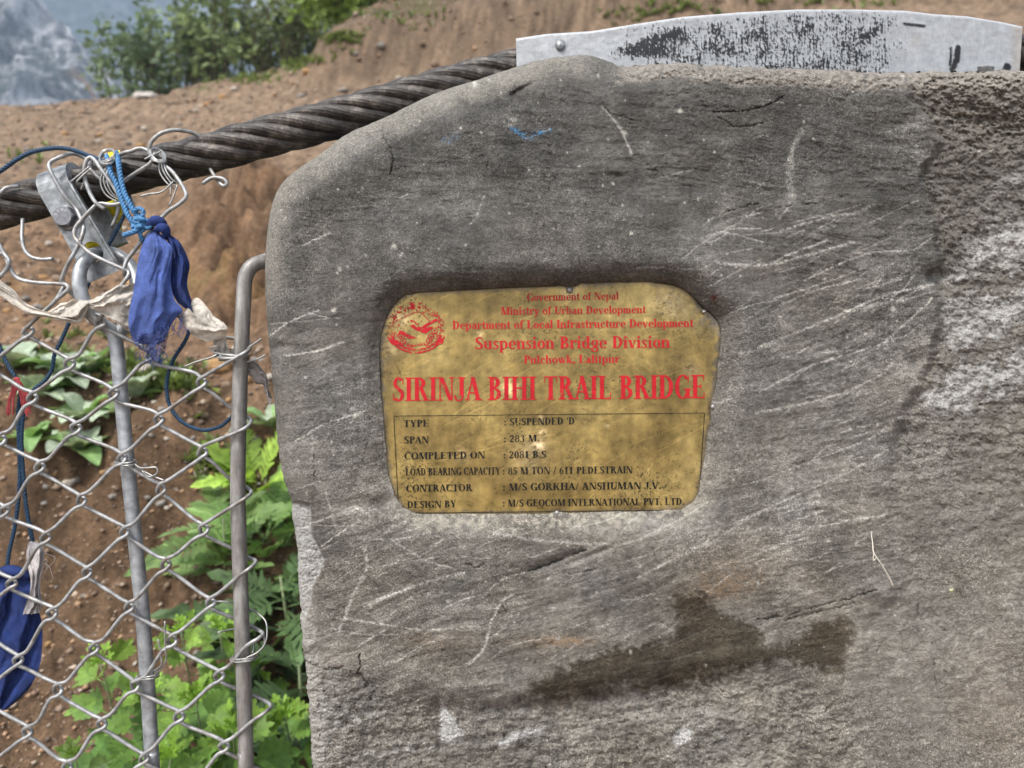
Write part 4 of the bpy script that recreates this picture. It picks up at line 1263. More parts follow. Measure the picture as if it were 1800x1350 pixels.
# edges of the lower flat
for ea, eb in (((0, 0), (1, 0)), ((1, 0), (1, .52)), ((0, .52), (0, 0))):
    mb.poly([cl(*ea, CD), cl(*ea, CD + THK), cl(*eb, CD + THK), cl(*eb, CD)])
o = obj("strap", mb, GALV, clamp, smooth=False)
# raised flange along the right edge
mb = MB()
FL = [cl(1.0, b, CD - .0012) for b in np.linspace(0.02, 1, 8)]
mb.tube(FL, .0016, 8); obj("flange_edge", mb, GALV, clamp)
# bolt
bolt_c = W(119, 383, CD)
mb = MB()
R0 = 18 / 1300 * CD
def ringp(n, r, d, rot=0.0):
    aa = np.arange(n + 1) * 2 * math.pi / n + rot
    return bolt_c[None] + (np.cos(aa) * r)[:, None] * RGT + (np.sin(aa) * r)[:, None] * UPV - FWD * d
mb.grid(np.array([ringp(36, R0 * 1.25, .0003), ringp(36, R0 * 1.25, .0018), ringp(36, R0 * .4, .0018)]))
obj("washer", mb, GALV, clamp)
mb = MB()
hexr = 1 / np.cos(((np.arange(37) * 10 + 10) % 60 - 30) * math.pi / 180) * .92
def hexring(s_, d):
    aa = np.arange(37) * math.pi / 18 + .26
    rr_ = R0 * hexr * s_
    return bolt_c[None] + (np.cos(aa) * rr_)[:, None] * RGT + (np.sin(aa) * rr_)[:, None] * UPV - FWD * d
mb.grid(np.array([hexring(1, .0018), hexring(1, .0075), ringp(36, R0 * .88, .0088, .26), ringp(36, R0 * .01, .0088, .26)]))
bolt = obj("bolt_head", mb, simple("bolt_zinc", (.19, .19, .205), .45, .5, .25, 300, .3), clamp, smooth=False)
mb = MB()
for ch, ang in zip("HUMO", (165, 128, 92, 58)):
    gl, adv = GL[ch]
    a = rad(ang); rdir = math.cos(a) * RGT + math.sin(a) * UPV; tdir = math.sin(a) * RGT - math.cos(a) * UPV
    for z, group in enumerate(gl):
        for q in group:
            mb.poly([bolt_c + rdir * R0 * (.5 + .28 * y_) + tdir * R0 * .30 * (x_ - adv / 2) - FWD * (.0089 + .00001 * (z + 1)) for x_, y_ in q])
obj("stamped_letters", mb, simple("bolt_stamp", (.45, .45, .46), .4, .5), bolt, smooth=False)

# eye rod: an eye through the clamp's hole, then straight down
eye = thing("suspender_rod", tuple(W(470, 2900, .70)), "long galvanised round bar hooked by its eye through the cable clamp", "rod")
mb = MB()
mb.tube(P3d([(173, 444, .738), (160, 449, .720), (148, 459, .709), (140, 479, .704), (141, 510, .702), (154, 543, .704), (178, 568, .709), (197, 583, .713), (205, 610, .714), (212, 680, .714), (222, 790, .714), (232, 890, .714),
                  (243, 1000, .714), (252, 1095, .714), (261, 1230, .714), (268, 1350, .714), (275, 1460, .714), (375, 2900, .72)], 10), np.interp(np.arange(171), [0, 60, 170], [.0062, .0066, .0066]), 16)
RODG = simple("galvanised_bar", (.36, .37, .38), .46, .45, .4, 110, .35)
obj("bar", mb, RODG, eye)
mb = MB()
mb.tube(P3d([(173, 444, .738), (190, 443, .748), (210, 450, .752), (230, 468, .748), (240, 500, .738), (236, 538, .728), (222, 566, .720), (209, 588, .716)], 8), .0062, 14)
obj("eye", mb, RODG, eye)
# bent round bar growing out of the pillar
mb = MB()
mb.tube(P3d([(520, 470, .735), (480, 458, .718), (458, 461, .708), (441, 470, .703), (431, 490, .702), (428, 530, .702), (424, 620, .702), (420, 740, .702), (418, 860, .702), (420, 940, .702), (425, 1100, .702), (430, 1250, .702),
             (433, 1350, .702), (437, 1460, .702), (500, 2900, .70)], 10), .0070, 16)
tb = NT("old_round_bar")
g1 = tb.noise(70, 6, .7); st_ = tb.noise(160, 5, .6, vec=tb.mapping((1, 1, .06)))
c = tb.ramp(st_, [(.3, (.16, .145, .125)), (.55, (.30, .285, .265)), (.75, (.44, .43, .41))])
c = tb.mixc(1.0, c, tb.ramp(g1, [(.3, .7), (.7, 1.2)]), 'MULTIPLY')
tb.p(Base_Color=c, Roughness=.5, Metallic=.3, Normal=tb.bump(st_, .3, .001))
obj("anchor_bar", mb, tb.m, label="weathered round steel bar bent into the pillar's left side beside the netting", cat="rod")

# ------------------------------------------------------------------ chain-link netting
cols = {
 'V': [(-62, 590), (-75, 705), (-72, 832), (-60, 960), (-48, 1090), (-35, 1220), (-22, 1350), (-8, 1480), (6, 1610)],
 'W': [(-14, 640), (3, 769), (8, 895), (20, 1023), (32, 1157), (48, 1283), (62, 1412), (76, 1540)],
 'X': [(50, 579), (57, 697), (69, 819), (80, 943), (92, 1075), (102, 1210), (118, 1345), (132, 1475), (146, 1605)],
 'Y': [(122, 637), (133, 750), (143, 877), (153, 1003), (165, 1137), (178, 1270), (191, 1402), (203, 1530)],
 'Z': [(178, 562), (199, 689), (214, 803), (220, 932), (227, 1065), (238, 1202), (253, 1330), (266, 1462), (279, 1590)],
 'A': [(264, 622), (279, 735), (283, 858), (292, 990), (302, 1123), (315, 1257), (328, 1390), (340, 1520)],
 'B': [(354, 669), (356, 792), (358, 927), (370, 1057), (385, 1185), (395, 1310), (405, 1442), (414, 1570)],
 'C': [(436, 606), (436, 738), (437, 864), (444, 987), (456, 1113), (470, 1240), (480, 1370), (488, 1500)]}
ND = .700
for nm_, src_, sh_ in (('U', 'W', -150), ('T', 'V', -150), ('S', 'W', -300), ('R', 'V', -300)):
    cols[nm_] = [(x_ + sh_, y_) for x_, y_ in cols[src_]]


def zig(left, right, first, head=None, tail=None):
    """one zig-zag wire between two columns of links; '/' limbs lie in front, the other limbs behind"""
    L_, R_ = cols[left], cols[right]
    seq = []
    i = j = 0
    side = first
    while i < len(L_) and j < len(R_):
        if side == 'L': seq.append((L_[i], 'L')); i += 1; side = 'R'
        else: seq.append((R_[j], 'R')); j += 1; side = 'L'
    if i < len(L_) and side == 'L': seq.append((L_[i], 'L'))
    elif j < len(R_) and side == 'R': seq.append((R_[j], 'R'))
    pts = list(head or [])
    for q, (nd, sd_) in enumerate(seq):
        x, y = nd
        o_ = 5.5 if sd_ == 'R' else -5.5
        post = right == 'C' and sd_ == 'R'
        if sd_ == 'R':
            # arriving by a '\' limb (behind), leaving by a '/' limb (in front)
            if q: pts.append((x - 18, y - 15, ND + .0035) if not post else (x - 30, y - 20, .7135))
            if post: pts += [(x - 6, y - 9, .714), (x + 5, y + 1, .704), (x - 4, y + 12, .6935), (x - 24, y + 24, .6915)]
            else: pts += [(x - 1, y - 6.5, ND + .003), (x + 6.5, y, ND + .001), (x + 6.5, y + 6, ND - .002), (x - .5, y + 12, ND - .0035), (x - 16, y + 21, ND - .0038)]
        else:
            if q: pts.append((x + 18, y - 16, ND - .0038))
            pts += [(x + 1, y - 6.5, ND - .0035), (x - 6, y, ND - .001), (x - 6.5, y + 6, ND + .002), (x - 1, y + 11, ND + .0035), (x + 16, y + 20, ND + .0038)]
    return pts + list(tail or [])


net = thing("chain_link_fence", tuple(W(200, 1610, ND)), "galvanised chain-link netting tied to two steel bars left of the pillar", "fence")
mb = MB()
rw = .00182
jit_rng = np.random.default_rng(8)
for wire in (zig('R', 'S', 'L'), zig('S', 'T', 'R'), zig('T', 'U', 'L'), zig('U', 'V', 'R'), zig('V', 'W', 'L'), zig('W', 'X', 'R'), zig('X', 'Y', 'L', head=[(112, 502, ND), (98, 527, ND - .003), (66, 560, ND - .003)]),
             zig('Y', 'Z', 'R', head=[(112, 496, ND), (124, 515, ND + .003), (145, 535, ND + .004), (165, 550, ND + .003)]), zig('Z', 'A', 'L', head=[(205, 512, ND - .004), (195, 530, ND - .004)]), zig('A', 'B', 'L', head=[(300, 560, ND + .004), (285, 585, ND - .002)]),
             zig('B', 'C', 'R', head=[(316, 553, ND + .006), (350, 572, ND + .006), (385, 592, ND + .007)])):
    p_ = np.array(wire, float)
    p_[:, :2] += jit_rng.normal(0, .8, (len(p_), 2))
    mb.tube(WL(catmull(p_, 5)), rw, 9)
obj("netting", mb, WIRE, net)
mb = MB()
top_w = [
 [(-30, 398, .70), (-5, 425, .70), (8, 447, .70), (16, 458, .697), (12, 472, .697), (0, 486, .697), (-25, 510, .697)],
 [(-20, 452, .70), (0, 446, .70), (10, 450, .703), (17, 470, .70), (30, 488, .70), (50, 495, .70), (80, 498, .70), (104, 499, .70), (117, 501, .697), (120, 508, .696), (112, 516, .697), (98, 527, .697)],
 [(112, 503, .702), (108, 496, .70), (112, 481, .698), (121, 461, .698), (132, 442, .70), (142, 421, .703), (147, 403, .707), (146, 394, .710), (141, 381, .714), (134, 367, .717), (125, 357, .716), (115, 346, .714), (99, 320, .712), (88, 298, .712),
  (87, 288, .714), (95, 281, .716), (117, 272, .722), (134, 271, .73), (150, 279, .736), (160, 290, .735)],
 [(143, 430, .700), (132, 418, .702), (131, 406, .704), (135, 397, .705), (144, 386, .707), (157, 372, .708), (170, 360, .71), (180, 358, .711), (196, 360, .711), (210, 358, .712), (214, 352, .712), (207, 340, .711), (192, 317, .71), (176, 295, .71),
  (167, 282, .711), (159, 277, .712), (152, 282, .711), (148, 297, .709), (149, 310, .708), (153, 326, .707), (161, 345, .706), (170, 358, .705), (184, 368, .706)],
 [(136, 424, .700), (146, 434, .700), (160, 446, .699), (183, 458, .698), (215, 472, .698), (225, 477, .699), (226, 484, .697), (218, 496, .696), (205, 512, .696)],
 [(268, 403, .70), (249, 424, .70), (234, 443, .70), (223, 458, .70), (218, 474, .698), (220, 484, .702), (229, 486, .706)],
 [(274, 396, .704), (283, 384, .703), (296, 371, .703), (316, 358, .703), (327, 346, .703), (325, 335, .704), (316, 319, .706), (303, 302, .71), (289, 291, .714), (276, 282, .72)],
 [(262, 272, .722), (263, 258, .72), (268, 247, .72), (282, 235, .722), (302, 229, .726), (324, 230, .732), (342, 235, .738), (354, 243, .742)],
 [(205, 275, .722), (217, 269, .72), (230, 266, .72), (240, 262, .721), (250, 261, .722), (262, 266, .722), (276, 274, .72)],
 [(205, 330, .722), (221, 316, .718), (242, 302, .715), (262, 289, .713), (272, 276, .714)],
 [(370, 297, .745), (375, 306, .742), (383, 318, .74), (393, 327, .738), (399, 322, .737), (391, 314, .737), (372, 313, .737), (356, 323, .736)],
 [(40, 385, .74), (39, 405, .735), (39, 420, .73), (43, 438, .728), (54, 451, .727), (72, 456, .727), (93, 455, .727)],
 [(-12, 352, .728), (0, 340, .726), (12, 330, .728), (33, 327, .732)],
 [(160, 283, .722), (158, 296, .713), (166, 305, .713), (178, 316, .714), (190, 322, .716)],
 [(228, 345, .76), (236, 365, .75), (252, 385, .735), (264, 394, .715)], [(208, 345, .755), (206, 375, .755), (196, 400, .752)]]
for w_ in top_w:
    mb.tube(P3d(w_, 6), rw * 1.05, 9)
obj("torn_top_wire", mb, WIRE, net)

# ------------------------------------------------------------------ thin binding wires
r3 = np.random.default_rng(17)


def coil(cx, cy, d, rx, ry, turns, seed, tails=(), rr=.0008, post_d=None, tilt=0.2, spread=5):
    rg = np.random.default_rng(seed)
    m = MB()
    n = turns * 14
    pts = []
    ph = rg.uniform(0, 6)
    for i in range(n):
        a = ph + i / 14 * 2 * math.pi
        k_ = 1 + .14 * math.sin(i * .37 + seed)
        pts.append((cx + math.cos(a) * rx * k_ + rg.normal(0, .3), cy + math.cos(a) * rx * tilt + math.sin(i * .23) * spread + math.sin(a) * ry * k_, d - math.sin(a) * (post_d or .004)))
    m.tube(P3d(pts, 3), rr, 6)
    for tl in tails:
        m.tube(P3d(tl, 5), rr, 6)
    return m


TIE = simple("binding_wire", (.34, .335, .32), .38, .6, .3, 200)
for cx, cy, d, rx, ry, tn, sd_, tails, pdp, tl, sp, lab in [
    (187, 277, .718, 13, 9, 5, 1, [[(190, 290, .714), (180, 305, .712), (177, 322, .712), (186, 342, .713), (208, 356, .714)], [(188, 290, .713), (183, 310, .711), (184, 325, .711), (194, 342, .712), (212, 352, .714)],
                                   [(190, 290, .712), (188, 312, .710), (191, 328, .710), (200, 342, .712), (214, 348, .714)], [(158, 292, .706), (140, 307, .704), (124, 320, .703)], [(158, 298, .706), (145, 309, .704), (134, 320, .703)],
                                   [(150, 300, .708), (148, 318, .709), (142, 334, .71)]], .010, -.2, 5, "tangled thin wire knot on the cable beside the blue rope"),
    (277, 275, .716, 13, 9, 6, 2, [[(283, 280, .712), (287, 300, .71), (298, 318, .71), (310, 328, .711)], [(286, 280, .711), (292, 300, .709), (303, 316, .709), (314, 322, .711)], [(280, 280, .713), (281, 302, .712), (292, 320, .711), (306, 332, .711)],
                                   [(308, 316, .71), (285, 337, .708), (262, 341, .707), (247, 345, .706)], [(300, 320, .71), (300, 345, .709)], [(312, 325, .71), (305, 345, .709), (297, 362, .708)], [(283, 266, .714), (270, 272, .71), (254, 280, .706)]], .010, .4, 4,
     "bundle of thin twisted wire on the cable under the wire arch"),
    (407, 622, .702, 28, 5, 5, 3, [[(383, 622, .697), (372, 628, .695), (345, 636, .694), (323, 645, .693)], [(430, 615, .70), (447, 604, .70), (460, 595, .70)], [(430, 637, .70), (450, 632, .70), (467, 624, .70)], [(378, 622, .697), (370, 612, .696), (383, 608, .695)]], .011, .02, 4,
     "binding wire wound round the bent bar near the white cloth"),
    (428, 1156, .701, 21, 5, 5, 4, [[(370, 1057, .70), (400, 1058, .70), (432, 1067, .715), (455, 1080, .71), (468, 1095, .705), (468, 1125, .70), (455, 1145, .695), (432, 1157, .69)], [(383, 1112, .70), (410, 1106, .71), (450, 1106, .715), (464, 1118, .71), (462, 1138, .70), (440, 1156, .695)],
                                    [(436, 1120, .712), (446, 1135, .708), (444, 1148, .70)]], .011, -.12, 2, "lower binding wire looped round the bent bar"),
    (222, 812, .707, 18, 4, 2, 5, [[(236, 815, .70), (246, 822, .697), (262, 822, .695), (275, 822, .695), (276, 832, .695), (262, 838, .695), (250, 828, .695)], [(236, 818, .70), (265, 835, .697), (290, 845, .695)]], .012, -.06, 2, "short tie wire joining the netting to the suspender rod"),
    (258, 1188, .706, 19, 4, 3, 6, [[(272, 1186, .70), (284, 1175, .697), (292, 1160, .696), (290, 1142, .695), (282, 1150, .695), (284, 1168, .695), (270, 1180, .697)], [(291, 1150, .696), (290, 1120, .695), (290, 1092, .695)], [(285, 1150, .696), (280, 1135, .695), (278, 1124, .695)]], .012, -.15, 3,
     "lower tie wire with two upright ends on the suspender rod")]:
    m = coil(cx, cy, d, rx, ry, tn, sd_, tails, .0009, pdp, tl, sp)
    obj("binding_wire", m, TIE, label=lab, cat="wire", group="thin binding wires")
# tight twist by the bar
m = MB()
tp_ = [(385 + i * .28, 627 + 7 * math.sin(i * .9) + i * .01, .697 - .004 * math.cos(i * .9)) for i in range(90)]
m.tube(P3d(tp_, 2), .0007, 5)
obj("binding_wire", m, TIE, label="tight little spiral of binding wire left of the bent bar", cat="wire", group="thin binding wires")

# ------------------------------------------------------------------ blue ropes and cloths
BLUE_D = simple("dark_blue_rope", (.010, .045, .095), .6, 0, .35, 200)
BLUE_L = simple("faded_lit_blue_rope", (.050, .18, .36), .6, 0, .3, 200)  # sun-faded blue, with the light falling on it put into the colour


def rope(mb_, pts, r=.0021, pitch=.011, n=8):
    p_ = P3d(pts, n)
    dl_ = np.concatenate([[0], np.cumsum(np.linalg.norm(np.diff(p_, axis=0), axis=1))])
    m_ = max(20, int(dl_[-1] / .0012))
    s_ = np.linspace(0, dl_[-1], m_)
    p_ = np.stack([np.interp(s_, dl_, p_[:, k]) for k in range(3)], -1)
    tg_ = np.gradient(p_, axis=0); tg_ /= np.linalg.norm(tg_, axis=1)[:, None] + 1e-9
    a_ = np.cross(tg_, FWD[None] + np.array([.01, .02, .3])); a_ /= np.linalg.norm(a_, axis=1)[:, None] + 1e-9
    b_ = np.cross(tg_, a_)
    for k in range(3):
        ph_ = s_ / pitch * 2 * math.pi + k * 2.094
        mb_.tube(p_ + r * .5 * (np.cos(ph_)[:, None] * a_ + np.sin(ph_)[:, None] * b_), r * .62, 6)


mb = MB()
rope(mb, [(-420, 560, .74), (-240, 470, .735), (-120, 385, .73), (-60, 338, .725), (0, 301, .722), (30, 280, .72), (60, 266, .718), (100, 260, .717), (130, 264, .717), (160, 275, .718), (190, 286, .72), (205, 285, .728)])
obj("rope", mb, BLUE_D, label="dark blue rope arching in from the left to the cable knot", cat="rope", group="blue prayer-flag ropes")
mb = MB()
rope(mb, [(188, 274, .726), (192, 285, .714), (194, 302, .710), (204, 322, .708), (211, 342, .706), (218, 362, .703), (226, 380, .70), (238, 396, .698), (250, 402, .698), (262, 398, .698)], .0024)
rope(mb, [(205, 268, .726), (208, 282, .714), (210, 300, .709), (214, 322, .706), (219, 340, .704), (226, 354, .702), (236, 372, .70), (250, 384, .698), (262, 390, .697), (270, 396, .697)], .0024)
rope(mb, [(243, 392, .695), (244, 400, .693), (238, 406, .692), (228, 410, .692), (217, 414, .692)], .0024)
rope(mb, [(236, 372, .697), (244, 366, .695), (252, 372, .694), (248, 386, .693), (240, 398, .694), (246, 410, .695), (250, 424, .697)], .0020)
for k in range(5):
    cx, cy = 250 + r3.normal(0, 6), 394 + r3.normal(0, 5)
    rope(mb, [(cx + math.cos(a) * r3.uniform(6, 13), cy + math.sin(a) * r3.uniform(4, 9), .694 + r3.normal(0, .0015)) for a in np.linspace(0, 5.2, 7) + k], .0017)
obj("rope", mb, BLUE_L, label="faded light blue rope knotted above the upper blue flag", cat="rope", group="blue prayer-flag ropes")
mb = MB()
rope(mb, [(226, 362, .735), (210, 395, .735), (194, 425, .735), (170, 470, .73), (145, 520, .728), (122, 566, .726), (106, 602, .724), (96, 622, .722), (91, 650, .722), (78, 670, .722), (58, 686, .722), (45, 705, .722), (38, 760, .722), (40, 820, .722),
          (46, 890, .722), (56, 945, .722), (58, 960, .722)], .0018)
rope(mb, [(-160, 330, .735), (-80, 450, .73), (-28, 555, .722), (-5, 600, .72), (10, 634, .72), (27, 664, .718), (36, 684, .72), (32, 730, .721), (34, 800, .722), (34, 860, .722), (26, 925, .722), (16, 970, .722), (12, 1005, .721)], .0018)
obj("rope", mb, BLUE_D, label="thin dark blue rope hanging down to the lower flag behind the netting", cat="rope", group="blue prayer-flag ropes")
mb = MB()
rope(mb, [(300, 520, .715), (306, 542, .712), (318, 560, .712), (332, 576, .714), (326, 598, .716), (306, 630, .718), (295, 660, .72), (293, 690, .72), (301, 718, .72), (322, 743, .72), (356, 756, .72), (386, 750, .72), (404, 736, .718), (424, 722, .722)], .0018)
rope(mb, [(380, 588, .71), (390, 602, .712), (402, 622, .712)], .0018)
obj("rope", mb, BLUE_D, label="dark blue rope loop sagging between the upper flag and the bent bar", cat="rope", group="blue prayer-flag ropes")


def cloth(mb_, A_, B_, nu_=40, nv_=60, bulge=.012, fold=.0035, nf=3.0, seed=0, fray=0.0, d=None, rgn=0.0):
    """a cloth between two edges given as (px, py, depth) polylines"""
    a_ = catmull(A_, 12); b_ = catmull(B_, 12)
    def rs(p_, n):
        t_ = np.concatenate([[0], np.cumsum(np.hypot(*np.diff(p_[:, :2], axis=0).T))]); q = np.linspace(0, t_[-1], n)
        return np.stack([np.interp(q, t_, p_[:, k]) for k in range(3)], -1)
    a_ = rs(a_, nv_); b_ = rs(b_, nv_)
    u_ = np.linspace(0, 1, nu_)
    P_ = a_[:, None] * (1 - u_)[None, :, None] + b_[:, None] * u_[None, :, None]
    vv2 = np.linspace(0, 1, nv_)[:, None]
    uu = u_[None, :]
    nn_ = fbm(uu * nf + seed + vv2 * .8, vv2 * nf * .7 + seed * 3.1, 4, 700 + seed)
    fo = np.sin((uu * nf + vv2 * 1.1 + nn_ * .8) * math.pi * 2) * fold
    env = np.minimum(1, vv2 * 6)
    P_[..., 2] += -np.sin(uu * math.pi) * bulge * env + fo * env + nn_ * fold * 1.8
    P_[..., 0] += fbm(vv2 * 9 + uu, uu * 2 + seed, 3, 720 + seed) * 3 * (uu * (1 - uu) * 4 + .25)
    P_[..., 1] += fbm(vv2 * 7 + 4, uu * 5 + seed, 3, 740 + seed) * 3
    Wp = W(P_[..., 0], P_[..., 1], P_[..., 2])
    tn_ = 1 + .35 * nn_ + .15 * fbm(uu * 30, vv2 * 40, 2, 760 + seed)
    mb_.grid(Wp, attr=np.repeat(tn_[..., None], 3, 2))
    thick = Wp + FWD * .0005
    mb_.grid(thick[:, ::-1], attr=np.repeat(tn_[:, ::-1, None], 3, 2))
    return P_


def clothmat(name, col, trans=.3, weave=900):
    tb = NT(name)
    g_ = tb.noise(weave, 2, .5); g2_ = tb.noise(70, 5, .6)
    c_ = tb.mixc(1., col, tb.attr(), 'MULTIPLY')
    c_ = tb.mixc(1., c_, tb.ramp(g2_, [(.3, .58), (.7, 1.45)]), 'MULTIPLY')
    c_ = tb.mixc(1., c_, tb.ramp(g_, [(.3, .8), (.7, 1.2)]), 'MULTIPLY')
    tb.p(Base_Color=c_, Roughness=.9, Normal=tb.bump(tb.math('ADD', g_, tb.math('MULTIPLY', g2_, 2.)), .35, .001))
    tr = tb.n("BsdfTranslucent", None, 0, Color=c_)
    mx = tb.n("MixShader", None, 0, i0=trans, i1=tb.b.outputs[0], i2=tr)
    tb.t.links.new(mx, tb.out.inputs['Surface'])
    return tb.m


BLUEC = clothmat("blue_flag_cotton", (.070, .115, .34), .2)
BLUEK = clothmat("deep_blue_flag_cotton", (.016, .036, .155), .2)
WHITEC = clothmat("dirty_white_gauze", (.62, .57, .50), .35)
GREYC = clothmat("grey_gauze", (.52, .48, .47), .3)
flag = thing("prayer_flag", tuple(W(275, 638, .70)), "upper blue prayer flag knotted to a wire loop, hem frayed", "prayer flag", "blue prayer flags")
mb = MB()
cloth(mb, [(270, 402, .697), (256, 418, .693), (247, 440, .69), (240, 475, .687), (233, 520, .686), (226, 556, .687), (228, 582, .69), (236, 597, .692), (252, 604, .693), (262, 606, .694)],
      [(276, 404, .697), (292, 422, .693), (303, 440, .691), (301, 470, .689), (300, 500, .688), (306, 525, .688), (321, 546, .69), (310, 556, .691), (300, 572, .692), (294, 588, .693), (284, 604, .694)], 60, 110, .007, .0017, 1.5, 1)
fr = np.random.default_rng(4)
for k in range(46):
    x0, y0 = (fr.uniform(238, 290), fr.uniform(610, 632)) if k < 20 else (fr.uniform(293, 320), fr.uniform(548, 575))
    mb.tube(P3d([(x0, y0, .692), (x0 + fr.normal(2, 4), y0 + fr.uniform(5, 12), .692), (x0 + fr.normal(4, 7), y0 + fr.uniform(8, 26), .693)], 4), .00022, 4, attr=(.8, .8, .8))
obj("front_lobe", mb, BLUEC, flag, attr=True)
hemm = clothmat("frayed_blue_gauze", (.085, .115, .30), .45)
_tb = hemm.node_tree; _out = _tb.nodes.get("Material Output"); _src = _out.inputs['Surface'].links[0].from_socket
_wv = _tb.nodes.new("ShaderNodeTexNoise"); _wv.inputs['Scale'].default_value = 420; _wv.inputs['Detail'].default_value = 3
_tcn = _tb.nodes.new("ShaderNodeTexCoord"); _tb.links.new(_tcn.outputs['Object'], _wv.inputs['Vector'])
_rm = _tb.nodes.new("ShaderNodeValToRGB"); _rm.color_ramp.elements[0].position = .42; _rm.color_ramp.elements[0].color = (.15, .15, .15, 1); _rm.color_ramp.elements[1].position = .60; _rm.color_ramp.elements[1].color = (.85, .85, .85, 1)
_tb.links.new(_wv.outputs[0], _rm.inputs[0])
_tp = _tb.nodes.new("ShaderNodeBsdfTransparent"); _ms = _tb.nodes.new("ShaderNodeMixShader")
_tb.links.new(_rm.outputs[0], _ms.inputs[0]); _tb.links.new(_src, _ms.inputs[1]); _tb.links.new(_tp.outputs[0], _ms.inputs[2]); _tb.links.new(_ms.outputs[0], _out.inputs['Surface'])
mb = MB()
cloth(mb, [(228, 582, .690), (232, 596, .691), (242, 610, .692), (258, 622, .694), (272, 636, .695)], [(300, 562, .691), (297, 580, .692), (294, 598, .693), (290, 616, .694), (283, 640, .695)], 40, 40, .010, .002, 1.6, 21)
obj("frayed_hem", mb, hemm, flag, attr=True)
mb = MB()
cloth(mb, [(284, 408, .699), (296, 428, .699), (300, 460, .70), (300, 500, .70), (308, 525, .70), (322, 540, .70), (336, 548, .70)],
      [(292, 410, .699), (312, 422, .697), (326, 444, .696), (333, 466, .696), (330, 486, .698), (329, 505, .699), (336, 525, .699), (342, 548, .70)], 36, 70, .010, .003, 1.6, 2)
for k in range(16):
    x0, y0 = fr.uniform(322, 342), fr.uniform(543, 549)
    mb.tube(P3d([(x0, y0, .699), (x0 + fr.normal(1, 2), y0 + fr.uniform(4, 8), .699)], 3, False), .00022, 4, attr=(.7, .7, .7))
obj("rear_lobe", mb, BLUEK, flag, attr=True)
mb = MB()
mb.tube(P3d([(264, 400, .697), (266, 392, .693), (274, 388, .691), (284, 391, .692), (288, 399, .695)], 8), np.interp(np.arange(33), [0, 16, 32], [.003, .0050, .0035]), 12)
mb.tube(P3d([(276, 404, .694), (282, 400, .690), (289, 402, .690), (292, 410, .693), (290, 418, .696)], 8), np.interp(np.arange(33), [0, 16, 32], [.003, .0048, .0032]), 12)
obj("knot", mb, BLUEK, flag, attr=True)
lflag = thing("prayer_flag", tuple(W(0, 1248, .73)), "lower dark blue prayer flag hanging behind the netting", "prayer flag", "blue prayer flags")
mb = MB()
cloth(mb, [(-14, 1008, .722), (-30, 1050, .722), (-46, 1100, .722), (-58, 1150, .722), (-60, 1195, .722), (-40, 1232, .722), (-8, 1247, .722)],
      [(52, 1008, .722), (56, 1030, .722), (54, 1055, .722), (70, 1082, .722), (74, 1130, .722), (67, 1178, .722), (44, 1218, .722), (12, 1248, .722)], 60, 80, .008, .0040, 2.0, 3)
obj("cloth", mb, BLUEK, lflag, attr=True)
mb = MB()
mb.tube(P3d([(-10, 1012, .72), (10, 1004, .716), (32, 1006, .714), (52, 1014, .718)], 8), np.interp(np.arange(25), [0, 12, 24], [.004, .006, .004]), 12)
obj("knot", mb, BLUEK, lflag, attr=True)
mb = MB()
cloth(mb, [(50, 952, .718), (46, 975, .716), (50, 1000, .712), (54, 1030, .710), (46, 1060, .710), (40, 1080, .711)],
      [(64, 953, .718), (76, 962, .716), (76, 990, .713), (70, 1025, .711), (73, 1055, .711), (70, 1078, .711)], 24, 60, .004, .0022, 2.2, 4)
for k in range(14):
    x0, y0 = fr.uniform(60, 80), fr.uniform(960, 1000)
    mb.tube(P3d([(x0, y0, .714), (x0 + fr.normal(4, 6), y0 + fr.uniform(4, 12), .713), (x0 + fr.normal(2, 8), y0 + fr.uniform(10, 34), .712)], 4), .00022, 4)
obj("cloth_scrap", mb, GREYC, label="greyish white scrap of gauze hanging over the lower blue flag", cat="cloth", attr=True)
scarf = thing("white_cloth_strip", tuple(W(170, 598, .70)), "long torn dirty white cloth strip woven across the netting's top", "cloth")
mb = MB()
cloth(mb, [(-60, 455, .697), (-20, 478, .695), (0, 492, .694), (22, 508, .693), (38, 528, .692), (60, 540, .691), (84, 549, .69), (112, 556, .69), (140, 566, .692)],
      [(-60, 485, .697), (-20, 507, .695), (0, 520, .694), (30, 540, .693), (52, 554, .692), (70, 557, .691), (88, 559, .69), (112, 565, .69), (142, 569, .692)], 20, 90, .004, .0018, 1.5, 5)
cloth(mb, [(84, 548, .691), (100, 537, .691), (118, 530, .691), (136, 527, .691), (154, 528, .692)],
      [(100, 556, .691), (118, 563, .690), (134, 567, .690), (146, 560, .690), (156, 540, .692)], 30, 40, .004, .0020, 2.0, 6)
cloth(mb, [(152, 528, .692), (170, 523, .690), (190, 511, .690), (204, 503, .692), (220, 500, .697), (240, 497, .702)],
      [(152, 540, .692), (172, 548, .690), (190, 558, .689), (206, 568, .691), (222, 580, .697), (240, 584, .702)], 40, 60, .006, .0024, 2.2, 7)
obj("gauze", mb, WHITEC, scarf, attr=True); mb = MB()
cloth(mb, [(325, 548, .702), (336, 530, .699), (346, 524, .697), (360, 535, .695), (376, 556, .695), (392, 567, .696), (401, 577, .698)],
      [(314, 554, .702), (322, 568, .700), (334, 584, .697), (352, 596, .694), (372, 599, .693), (388, 595, .695), (399, 585, .698)], 40, 60, .009, .0016, 1.6, 8)
obj("gauze", mb, WHITEC, scarf, attr=True); mb = MB()
cloth(mb, [(374, 596, .703), (376, 610, .704), (380, 628, .705)], [(396, 590, .703), (400, 606, .704), (406, 628, .705)], 12, 24, .003, .0015, 2, 9)
obj("gauze", mb, WHITEC, scarf, attr=True)
mb = MB()
